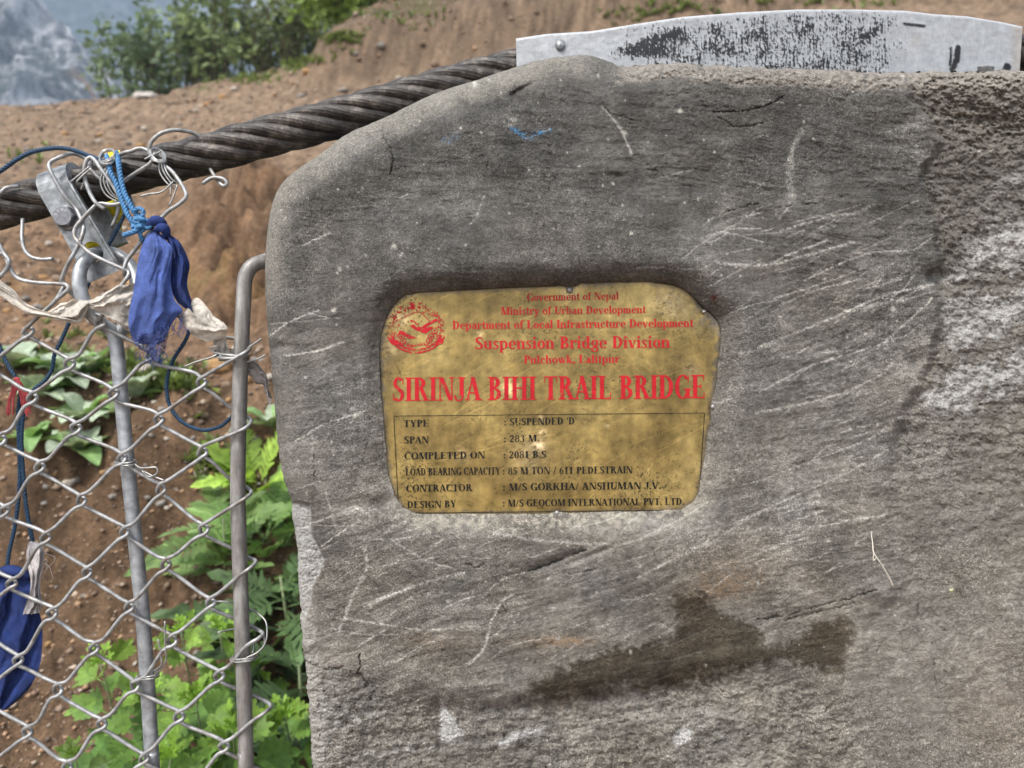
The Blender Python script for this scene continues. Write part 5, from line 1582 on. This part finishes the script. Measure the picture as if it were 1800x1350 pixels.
cloth(mb, [(432, 632, .712), (446, 634, .714), (460, 648, .716), (470, 664, .717), (472, 684, .717), (478, 700, .718)],
      [(432, 655, .712), (442, 662, .714), (452, 676, .716), (462, 676, .717), (467, 694, .717), (474, 712, .718)], 18, 40, .004, .002, 2, 10)
obj("cloth_scrap", mb, clothmat("pale_thin_gauze", (.60, .56, .53), .5), label="pale wisp of gauze blown out behind the bent bar", cat="cloth", attr=True)
mb = MB()
for k in range(16):
    x1 = fr.choice([20, 24, 48, 54, 40]) + fr.normal(0, 3)
    rr_ = np.linspace(.0014, .0004, 21)
    mb.tube(P3d([(29 + fr.normal(0, 2), 664, .715), (mix(29, x1, .5) + fr.normal(0, 3), 680, .714), (x1, 702, .715), (x1 + fr.normal(0, 3), 702 + fr.uniform(0, 32), .716), (x1 + fr.normal(0, 3), 720 + fr.uniform(0, 14), .716)], 5), rr_, 5)
obj("cloth_scrap", mb, simple("faded_red_cotton", (.36, .055, .06), .9, 0, .35, 120), label="shredded red cloth rag tied to a blue rope behind the netting", cat="cloth")
# yellow tape round the cable behind the clamp
mb = MB()
YEL = clothmat("yellow_plastic_tape", (.80, .68, .03), .15)
ytape = thing("yellow_tape", tuple(W(200, 440, .78)), "bright yellow plastic tape wound round the cable behind the clamp", "tape")
cloth(mb, [(178, 352, .782), (178, 380, .782), (180, 405, .782), (192, 436, .784)], [(214, 350, .782), (214, 385, .782), (213, 415, .782), (202, 440, .784)], 14, 30, .003, .002, 1.5, 11)
obj("tail", mb, YEL, ytape, attr=True); mb = MB()
cloth(mb, [(150, 425, .752), (152, 440, .752), (156, 452, .752)], [(176, 425, .752), (175, 440, .752), (174, 452, .752)], 10, 16, .002, .001, 1, 12)
obj("tail", mb, YEL, ytape, attr=True); mb = MB()
cloth(mb, [(190, 268, .728), (188, 276, .722), (190, 284, .718)], [(210, 264, .728), (212, 274, .722), (210, 284, .718)], 10, 16, .003, .001, 1, 13)
obj("tail", mb, YEL, ytape, attr=True)
# ------------------------------------------------------------------ plants, stones
def leafmat(name, col, trans=.35, rough=.5, vein=None):
    tb = NT(name)
    c_ = tb.mixc(1., col, tb.attr(), 'MULTIPLY')
    c_ = tb.mixc(1., c_, tb.ramp(tb.noise(60, 4, .6), [(.3, .75), (.7, 1.25)]), 'MULTIPLY')
    tb.p(Base_Color=c_, Roughness=rough)
    tb.b.inputs['Specular IOR Level'].default_value = .35
    tr = tb.n("BsdfTranslucent", None, 0, Color=tb.mixc(1., c_, (1.15, 1.15, .75), 'MULTIPLY'))
    mx = tb.n("MixShader", None, 0, i0=trans, i1=tb.b.outputs[0], i2=tr)
    tb.t.links.new(mx, tb.out.inputs['Surface'])
    return tb.m


MUG = leafmat("mugwort_leaf", (.150, .285, .062), .35)
THI = leafmat("thistle_leaf", (.155, .235, .095), .30)
DOCK = leafmat("woolly_leaf", (.38, .45, .32), .25, .7)
TUFT = leafmat("weed_leaf", (.17, .22, .085), .3)
STEM = simple("plant_stem", (.20, .24, .12), .6, 0, .3, 80)


def place(v, base, ex, ey, ez, s_):
    return base + (v[:, :1] * ex + v[:, 1:2] * ey + v[:, 2:3] * ez) * s_


def lobed(mb_, base, dirv, L, rg, tint, pairs=4, width=.5, narrow=1.0, droop=.5):
    """a deeply cut leaf: toothed lobes along a midrib"""
    d = np.array(dirv, float); d /= np.linalg.norm(d)
    nrm_ = np.array([rg.normal(0, .3), -.85 + rg.normal(0, .25), .75]) if pairs < 5 else np.array([0, -.35, 1.0])
    side = np.cross(d, nrm_); side /= np.linalg.norm(side) + 1e-9
    up = np.cross(side, d)
    roll = rg.normal(0, .35)
    side, up = side * math.cos(roll) + up * math.sin(roll), up * math.cos(roll) - side * math.sin(roll)

    def pt(x, y, z=0.0):
        zz = (z - droop * x * x * .3 + .22 * abs(y)) * L
        return base + d * (x * L) + side * (y * L) + up * zz * (1 if abs(zz) > 0 else 1) - np.array([0, 0, 1]) * (droop * .18 * x * x * L)

    def tn(k): return np.array(tint) * (1 + rg.normal(0, .10)) * k
    # blade along the midrib
    hw = .06 * narrow if pairs < 5 else .035
    mb_.add([pt(0, -.012), pt(.22, -hw * .5), pt(.5, -hw), pt(.8, -hw), pt(1, -.03), pt(1, .03), pt(.8, hw), pt(.5, hw), pt(.22, hw * .5), pt(0, .012)], [list(range(10))], attr=tn(.95))
    for i in range(pairs):
        t = .26 + .50 * i / max(1, pairs - 1)
        ll = width * (1 - .55 * abs(t - .42) / .5) * rg.uniform(.85, 1.15)
        w_ = .165 * narrow if pairs < 5 else .42 / pairs
        for sgn in (-1, 1):
            a = rg.normal(.92, .08)
            ca, sa = math.cos(a), math.sin(a) * sgn
            def q(l, s_): return pt(t + ca * l * ll - math.sin(a) * s_, sa * l * ll + ca * s_ * sgn, .01 * l)
            lobe = [q(0, -w_ * .42), q(.35, -w_ * .50), q(.60, -w_ * .66), q(.66, -w_ * .40), q(.86, -w_ * .36), q(1.0, 0), q(.88, w_ * .34), q(.70, w_ * .36), q(.62, w_ * .62), q(.36, w_ * .46), q(0, w_ * .42)]
            mb_.add(lobe, [list(range(11))], attr=tn(1.05))
    te = [pt(.72, -hw), pt(.86, -.19 * narrow), pt(.94, -.10 * narrow), pt(1.08, -.11 * narrow), pt(1.2, 0), pt(1.08, .11 * narrow), pt(.94, .10 * narrow), pt(.86, .19 * narrow), pt(.72, hw)]
    mb_.add(te, [list(range(9))], attr=tn(1.1))


def mugwort(px, py, d, h, seed, lab, mat_=None, nl=14, Lmax=.10, name="mugwort_plant", bright=1.0):
    """an upright leafy stem whose tip stands at photo point (px, py) and depth d"""
    rg = np.random.default_rng(seed)
    tip = W(px, py, d)
    foot = tip - np.array([rg.normal(0, .03), rg.normal(0, .03), h])
    root = thing(name, tuple(foot), lab, "plant", "bright green mugwort plants")
    bend = np.array([rg.normal(0, .02), rg.normal(0, .02), 0])
    f = np.linspace(0, 1, 14)[:, None]
    st = foot * (1 - f) + tip * f + bend * np.sin(f * math.pi)
    m = MB(); m.tube(st, np.linspace(.0032, .0012, 14), 7); obj("stem", m, STEM, root)
    m = MB()
    for i in range(nl):
        t = .12 + .88 * (i / nl) ** .85
        p_ = np.array([np.interp(t, f[:, 0], st[:, k]) for k in range(3)])
        a = i * 2.4 + rg.normal(0, .3)
        young = t ** 3
        el = mix(.10, .75, young) + rg.normal(0, .2)
        dv = np.array([math.cos(a) * math.cos(el), math.sin(a) * math.cos(el), math.sin(el)])
        L = Lmax * mix(1.0, .52, young) * rg.uniform(.85, 1.2)
        tint = np.array([1, 1, 1]) * mix(.62, 1.30, young) * bright * np.array([mix(.9, 1.25, young), 1, mix(1, .8, young)])
        pet = p_ + dv * L * .25
        m.tube(np.array([p_, pet]), .0009, 4, attr=tint * .8)
        lobed(m, pet, dv, L, rg, tint, 4, .60, 1.0, .5)
    for k in range(7):
        a = k * .9 + rg.normal(0, .2); el = rg.uniform(.55, 1.3)
        dv = np.array([math.cos(a) * math.cos(el), math.sin(a) * math.cos(el), math.sin(el)])
        lobed(m, tip, dv, Lmax * rg.uniform(.4, .62), rg, np.array([1.6, 1.4, .9]) * bright, 2, .5, .9, .3)
    obj("leaves", m, mat_ or MUG, root, smooth=False, attr=True)
    return root


for i, (px_, py_, d_, h_, lm_, nl_, lab) in enumerate([
    (176, 1168, 1.22, .42, .085, 20, "bright green mugwort leftmost of the clump, its tip lone against the earth"),
    (318, 1112, 1.28, .52, .080, 22, "tallest bright mugwort shoot standing between the two steel bars"),
    (385, 1108, 1.40, .50, .085, 22, "bright mugwort with its tip just left of the bent bar's wire loop"),
    (262, 1215, 1.20, .34, .080, 18, "mugwort right behind the suspender rod's lower tie wire"),
    (345, 1235, 1.12, .30, .085, 20, "broad low mugwort behind the netting below the tallest shoot"),
    (452, 1170, 1.45, .45, .080, 20, "mugwort partly hidden by the bent bar's lower half"),
    (515, 1152, 1.62, .45, .075, 16, "light green mugwort tip touching the pillar's left edge"),
    (410, 1285, 1.10, .26, .085, 20, "mugwort low at the photo's bottom edge beside the bent bar"),
    (500, 1260, 1.25, .30, .080, 18, "low mugwort between the bent bar and the pillar foot"),
    (300, 1335, 1.05, .22, .080, 16, "mugwort cut by the bottom edge behind the suspender rod"),
    (130, 1330, 1.10, .20, .060, 8, "few low mugwort leaves in the shade bottom left")]):
    mugwort(px_, py_, d_, h_, 900 + i, lab, None, int(nl_ * 1.25), lm_ * .82, bright=1.0 if i != 10 else .6)


def thistle(px, py, d, n, L, seed, lab, tint, pairs=8, grp="thistle-like weeds beside the pillar", up=.5, name="thistle_plant", m_=None):
    rg = np.random.default_rng(seed)
    c_ = W(px, py, d)
    root = thing(name, tuple(c_), lab, "plant", grp)
    m = MB(); m.tube(np.array([c_ - np.array([0, 0, .12]), c_, c_ + np.array([rg.normal(0, .01), 0, .10])]), [.004, .004, .002], 7)
    obj("stem", m, STEM, root)
    m = MB()
    for i in range(n):
        a = i * 2.4 + rg.normal(0, .4); el = rg.uniform(-.1, 1.1) * up * 1.6
        dv = np.array([math.cos(a) * math.cos(el), math.sin(a) * math.cos(el) * .8, math.sin(el)])
        lobed(m, c_ + np.array([0, 0, rg.uniform(-.06, .1)]), dv, L * rg.uniform(.7, 1.2), rg, np.array(tint) * rg.uniform(.7, 1.3), pairs, .27, .8, .5)
    obj("leaves", m, m_ or THI, root, smooth=False, attr=True)


for i, (px_, py_, d_, n_l, L_, lab, ti, up_) in enumerate([
    (470, 1010, 1.75, 24, .17, "dark feathery thistle between the bent bar and the pillar's chipped edge", (1.3, 1.35, 1.1), .6),
    (395, 985, 1.70, 14, .16, "feathery thistle spreading left of the bent bar at mid height", (1.1, 1.1, .9), .5),
    (505, 1090, 1.60, 22, .16, "darkest thistle tucked against the pillar below its pale chip", (.55, .6, .55), .4),
    (440, 1120, 1.65, 18, .16, "dark thistle behind the upper mugwort leaves", (.6, .65, .6), .4),
    (470, 800, 2.05, 18, .14, "pale yellow-green fluffy weed right of the bent bar", (2.2, 2.0, .9), .9),
    (325, 845, 2.0, 14, .12, "pale yellow-green fluffy weed left of the bent bar", (1.5, 1.4, .95), .9),
    (500, 900, 1.95, 16, .15, "mid green thistle beside the pillar above its chip", (1.7, 1.75, .85), .7),
    (530, 1250, 1.45, 22, .15, "almost black-green weed in the pillar's shadow", (.4, .45, .4), .4),
    (455, 905, 1.85, 20, .17, "mid green feathery weed just right of the bent bar above the thistles", (2.1, 2.0, .9), .9),
    (520, 960, 1.80, 18, .15, "feathery green weed touching the pillar beside its chip", (1.6, 1.7, .9), .8),
    (390, 905, 1.90, 14, .13, "small pale feathery weed left of the bent bar on bare soil", (1.5, 1.45, .9), .8),
    (430, 830, 2.0, 16, .13, "yellowish feathery weed behind the bent bar's middle", (2.2, 2.0, .85), .9),
    (455, 1330, 1.40, 18, .15, "dark weed at the bottom behind the bent bar", (.45, .5, .45), .4)]):
    thistle(px_, py_, d_, n_l, L_, 950 + i, lab, ti, up=up_)


def woolly(mb_, base, az, el, L, wd, rg, tint):
    d = np.array([math.cos(az) * math.cos(el), math.sin(az) * math.cos(el), math.sin(el)])
    side = np.array([-math.sin(az), math.cos(az), 0.0]); up = np.cross(d, side) * -1
    nx_, ny_ = 12, 7
    x = np.linspace(0, 1, nx_)[:, None]; y = np.linspace(-1, 1, ny_)[None]
    hw = wd * np.sin(np.clip(x, 0, 1) ** .75 * math.pi) ** .8 + .004
    crinkle = fbm(x * 6 + rg.uniform(0, 9), y * 3 + rg.uniform(0, 9), 2, 3) * .005
    P_ = base + d * (x * L)[..., None] + side * (y * hw)[..., None] + np.array([0, 0, 1]) * (np.abs(y) * hw * .35 - .45 * L * x ** 2.2 + crinkle)[..., None]
    tn_ = np.array(tint)[None, None] * (1 + .25 * (np.abs(y) < .2) + .0 * x + .12 * np.cos(x * 40 + np.abs(y) * 4))[..., None]
    mb_.grid(P_, attr=tn_)


def ground_at(px, py, lo=1.0, hi=12.0):
    """first ground point seen along the ray of a photo pixel"""
    ds = np.exp(np.linspace(math.log(lo), math.log(hi), 500))
    p_ = W(np.full(500, px), np.full(500, py), ds)
    z = terr_full(p_[:, 0], p_[:, 1])
    k_ = np.argmax(p_[:, 2] < z)
    return np.array([p_[k_, 0], p_[k_, 1], z[k_]])


for i, (px_, py_, n_l, L_, w_, lab) in enumerate([
    (25, 650, 10, .15, .030, "pale woolly-leaved rosette at the left edge behind the red rag"), (72, 690, 9, .13, .030, "woolly-leaved rosette just right of the red rag"),
    (120, 665, 14, .16, .032, "biggest pale woolly rosette left of the suspender rod"), (160, 650, 10, .13, .026, "woolly rosette half behind the suspender rod's top"),
    (148, 735, 9, .12, .028, "woolly rosette hanging over the bank's edge"), (140, 790, 9, .13, .032, "lowest woolly rosette on the dark bank face"),
    (240, 690, 8, .12, .024, "flat woolly rosette right of the suspender rod"), (55, 765, 7, .09, .02, "small darker green rosette below the red rag"),
    (480, 745, 9, .14, .03, "pale rosette between the bent bar and the pillar"), (205, 720, 6, .10, .028, "small woolly rosette behind the suspender rod")]):
    rg = np.random.default_rng(980 + i)
    g = ground_at(px_, py_ + 12)
    root = thing("rosette_plant", tuple(g), lab, "plant", "pale woolly-leaved rosettes on the bank")
    for k in range(n_l):
        m = MB()
        woolly(m, g + np.array([0, 0, .005]), k * 2.4 + rg.normal(0, .3), rg.uniform(.25, 1.15), L_ * rg.uniform(.75, 1.15), w_ * rg.uniform(.8, 1.15), rg,
               np.array([1, 1, 1]) * rg.uniform(.72, 1.2) * (np.array([.7, .95, .5]) if (k % 4 == 0 or i == 7) else 1))
        obj("leaf", m, DOCK, root, attr=True)

# low ground cover
rg = np.random.default_rng(77)
m = MB()
for px_, py_, n_t, sx_, sy_ in [(290, 675, 120, 60, 22), (110, 640, 60, 70, 18), (200, 590, 30, 90, 14), (60, 270, 14, 60, 14), (230, 650, 60, 40, 20), (520, 110, 110, 50, 12), (440, 140, 60, 40, 8), (600, 75, 70, 30, 8), (1120, 35, 30, 40, 10),
                                (700, 200, 10, 60, 20), (655, 235, 16, 12, 6), (1200, 20, 40, 60, 10), (1450, 10, 40, 120, 8), (350, 500, 14, 20, 30), (720, 40, 20, 60, 20), (410, 560, 8, 20, 20), (370, 820, 60, 30, 30), (420, 900, 60, 30, 40)]:
    for k in range(n_t):
        g = ground_at(px_ + rg.normal(0, sx_ * .6), py_ + rg.normal(0, sy_ * .6))
        s_ = rg.uniform(.02, .05) * (1 + .22 * g[1]) * .6
        for b in range(5):
            a = rg.uniform(0, 6.28); e_ = rg.uniform(.3, 1.3)
            dv = np.array([math.cos(a) * math.cos(e_), math.sin(a) * math.cos(e_), math.sin(e_)])
            sd_ = np.array([-math.sin(a), math.cos(a), 0]) * s_ * .11
            ti = np.array([1, 1, .8]) * rg.uniform(.6, 1.5)
            m.add([g - sd_, g + dv * s_ * .6 - sd_ * 1.4, g + dv * s_, g + dv * s_ * .6 + sd_ * 1.4, g + sd_], [[0, 1, 2, 3, 4]], attr=ti)
obj("grass", m, TUFT, smooth=False, attr=True, kind="stuff")

# stones
def stone_mesh(seed):
    rg_ = np.random.default_rng(seed)
    nt_, np_ = 12, 18
    th2 = np.linspace(0, math.pi, nt_)[:, None]; ph2 = np.linspace(0, 2 * math.pi, np_ + 1)[None]
    x = np.sin(th2) * np.cos(ph2); y = np.sin(th2) * np.sin(ph2); z = np.cos(th2) + 0 * ph2
    r_ = 1 + .50 * fbm(x * 1.3 + seed, (y + z) * 1.3, 3, seed) + .22 * fbm(x * 4, (z + y) * 4 + seed, 2, seed + 1)
    sc3 = np.array([1, rg_.uniform(.6, .9), rg_.uniform(.4, .7)])
    P_ = np.stack([x * r_, y * r_, z * r_], -1) * sc3
    P_[:, -1] = P_[:, 0]
    P_ = np.sign(P_) * np.abs(P_) ** .72
    m_ = MB(); m_.grid(P_[:, ::-1])
    return m_


smats = [simple("tan_stone", (.28, .20, .135), .9, 0, .4, 6, .5, .05), simple("orange_stone", (.46, .27, .12), .9, 0, .4, 6, .5, .05), simple("grey_stone", (.30, .27, .24), .9, 0, .4, 6, .5, .05), simple("pale_stone", (.55, .48, .40), .9, 0, .35, 6, .5, .05)]
smesh = [make_mesh("loose_stone", stone_mesh(40 + k), smats[k % 4], np.zeros(3)) for k in range(8)]
for k in range(230):
    if k < 170:
        px_, py_ = rg.uniform(-40, 480), rg.uniform(225, 900)
    elif k < 215:
        px_, py_ = rg.uniform(250, 900), rg.uniform(80, 250)
    else:
        px_, py_ = rg.uniform(0, 480), rg.uniform(880, 1300)
    g = ground_at(px_, py_)
    s_ = rg.uniform(.006, .015) * (.55 + .32 * g[1])
    if k % 11 == 0: s_ *= 1.7
    if k >= 215 or py_ > 700: s_ *= .6
    o = bpy.data.objects.new("loose_stone", smesh[k % 8])
    COL.objects.link(o)
    o.location = (g[0], g[1], g[2] + s_ * .15)
    o.scale = (s_, s_, s_)
    o.rotation_euler = (rg.uniform(-.4, .4), rg.uniform(-.4, .4), rg.uniform(0, 6.28))
    tag(o, "small loose stone half sunk in the bare earth slope", "stone", "loose stones scattered over the slope")
# gravel and clods: nobody could count them
m = MB()
base = np.vstack(stone_mesh(99).v)[:0]
oct_v = np.array([[1, 0, 0], [-1, 0, 0], [0, 1, 0], [0, -1, 0], [0, 0, .7], [0, 0, -.7]], float)
oct_f = np.array([[0, 2, 4], [2, 1, 4], [1, 3, 4], [3, 0, 4], [2, 0, 5], [1, 2, 5], [3, 1, 5], [0, 3, 5]])
NG = 15000
xs_ = rg.uniform(-.78, .05, NG); ds_ = np.exp(rg.uniform(math.log(1.25), math.log(8.0), NG))
xx_ = xs_ * ds_; zz_ = terr_full(xx_, ds_)
tints = np.array([[.28, .20, .14], [.22, .145, .10], [.40, .31, .23], [.35, .22, .13], [.14, .10, .075]])
for k in range(NG):
    s_ = .0022 * rg.uniform(.12, 1) ** -.75 * (.5 + .36 * ds_[k])
    v = oct_v * rg.uniform(.6, 1.3, (6, 1)) * s_
    a = rg.uniform(0, 6.28); ca, sa = math.cos(a), math.sin(a)
    v = np.stack([v[:, 0] * ca - v[:, 1] * sa, v[:, 0] * sa + v[:, 1] * ca, v[:, 2]], -1) + np.array([xx_[k], ds_[k], zz_[k] + s_ * .2])
    m.add(v, oct_f, attr=tints[rg.integers(0, 5)] * rg.uniform(.7, 1.2))
tb = NT("gravel_earth"); tb.p(Base_Color=tb.attr(), Roughness=.95)
obj("gravel", m, tb.m, smooth=True, attr=True, kind="stuff")

# bushes on the crest
def bush(px, py, d, wpx, hpx, seed, lab, col, nleaf=3200, name="bush", dens=1.0, stemcol=None, lsz=.10):
    rg_ = np.random.default_rng(seed)
    b = W(px, py, d)
    zt = b[2] + hpx / 1300 * d
    b[2] = terr_full(np.array([b[0]]), np.array([b[1]]))[0] - .05
    wid, hei = wpx / 1300 * d, zt - b[2]
    root = thing(name, tuple(b), lab, "bush", "bushes on the crest of the slope")
    ms, ml = MB(), MB()
    ns = 20
    tips = []
    for i in range(ns):
        a = rg_.uniform(0, 6.28); r_ = rg_.uniform(.15, .62) * wid
        tipp = b + np.array([math.cos(a) * r_, math.sin(a) * r_ * .7, hei * rg_.uniform(.55, 1.0) * (1 - .35 * r_ / (wid * .5))])
        f = np.linspace(0, 1, 9)[:, None]
        st = b + np.array([math.cos(a), math.sin(a), 0]) * .06 * hei + (tipp - b) * f + np.array([0, 0, hei * .12]) * np.sin(f * math.pi)
        ms.tube(st, np.linspace(.011, .003, 9), 5)
        for j in range(5):
            t0 = rg_.uniform(.06, .95)
            p0 = np.array([np.interp(t0, f[:, 0], st[:, k]) for k in range(3)])
            p1 = p0 + np.array([rg_.normal(0, .12) * wid, rg_.normal(0, .1) * wid, rg_.uniform(.0, .22) * hei])
            ms.tube(np.array([p0, (p0 + p1) / 2 + [0, 0, .02], p1]), [.005, .004, .002], 4)
            tips.append((p0, p1))
        tips.append((st[4], st[-1])); tips.append((st[6], st[-1] + [0, 0, .05 * hei]))
    obj("branches", ms, simple(name + "_bark", stemcol or (.10, .075, .05), .9), root)
    shade = {}
    for k in range(nleaf):
        ti = rg_.integers(0, len(tips))
        p0, p1 = tips[ti]
        c_ = p0 + (p1 - p0) * rg_.uniform(.1, 1.1) + rg_.normal(0, .075 * wid / 1.3, 3)
        a = rg_.uniform(0, 6.28); e_ = rg_.normal(.1, .6)
        dv = np.array([math.cos(a) * math.cos(e_), math.sin(a) * math.cos(e_), math.sin(e_)]); sd_ = np.cross(dv, rg_.normal(0, 1, 3)); sd_ /= np.linalg.norm(sd_) + 1e-9
        L = lsz * rg_.uniform(.6, 1.4); w_ = L * .26
        br = shade.setdefault(ti, rg_.uniform(.55, 1.6)) * rg_.uniform(.88, 1.12)
        ml.add([c_, c_ + dv * L * .5 + sd_ * w_, c_ + dv * L, c_ + dv * L * .5 - sd_ * w_], [[0, 1, 2, 3]], attr=np.array(col) * br)
    tb_ = NT(name + "_foliage")
    c_ = tb_.attr()
    tb_.p(Base_Color=c_, Roughness=.6)
    tr_ = tb_.n("BsdfTranslucent", None, 0, Color=c_)
    tb_.t.links.new(tb_.n("MixShader", None, 0, i0=.35, i1=tb_.b.outputs[0], i2=tr_), tb_.out.inputs['Surface'])
    obj("foliage", ml, tb_.m, root, smooth=False, attr=True)


bush(302, 165, 8.6, 190, 200, 1, "dark leafy bush standing leftmost on the slope's crest", (.125, .18, .085), 1600)
bush(385, 160, 8.5, 170, 220, 2, "airy light green bush with bare stems beside the leftmost bush", (.21, .27, .11), 1500)
bush(250, 110, 9.6, 130, 150, 3, "thin straggling bush reaching out over the valley", (.17, .23, .10), 900)
bush(475, 130, 8.6, 160, 190, 4, "brownish green bush on the grassy strip near the bank", (.18, .22, .09), 1200, stemcol=(.15, .10, .07))
bush(545, 105, 9.0, 150, 180, 5, "bush with many bare brown twigs just before the bank", (.17, .21, .08), 1500, stemcol=(.17, .105, .08))
bush(632, 52, 7.1, 210, 95, 6, "bright yellow-green bush above the earth bank", (.30, .42, .09), 3200)
bush(735, 22, 7.6, 170, 70, 7, "dark green bush highest above the earth bank", (.08, .13, .055), 2600)
# dry stalk and pale rag on the crest
mb = MB()
for k in range(9):
    mb.tube(WL(catmull([(172 + rg.normal(0, 2), 200, 7.0), (162 + rg.normal(0, 3), 165, 7.0), (148 + rg.normal(0, 4), 142, 7.0), (120 + rg.normal(0, 6), 122 + rg.normal(0, 5), 7.0)], 4)), .0022, 4)
obj("dry_stalk", mb, simple("dry_pink_stalk", (.26, .20, .175), .9), label="leaning dry pinkish stalk on the crest at the photo's left", cat="stalk")
mb = MB()
pr = ground_at(258, 172, 4, 9)
ra = np.linspace(0, 2 * math.pi, 25)
rows_ = []
for k_, (q_, zz_) in enumerate(((1, 0), (.85, .03), (.55, .05), (.2, .05), (.01, .05))):
    rr_ = (.09 + .06 * fbm(np.cos(ra) * 2 + k_, np.sin(ra) * 2, 3, 77)) * q_
    rows_.append(np.stack([pr[0] + np.cos(ra) * rr_ * 1.5, pr[1] + np.sin(ra) * rr_, pr[2] - .01 + zz_ * (1 + .8 * fbm(np.cos(ra) * 3, np.sin(ra) * 3 + k_, 2, 78))], -1))
mb.grid(np.array(rows_))
obj("pale_rag", mb, simple("pale_rag", (.42, .38, .34), .9), label="crumpled pale rag lying on the crest by the bushes", cat="rag")
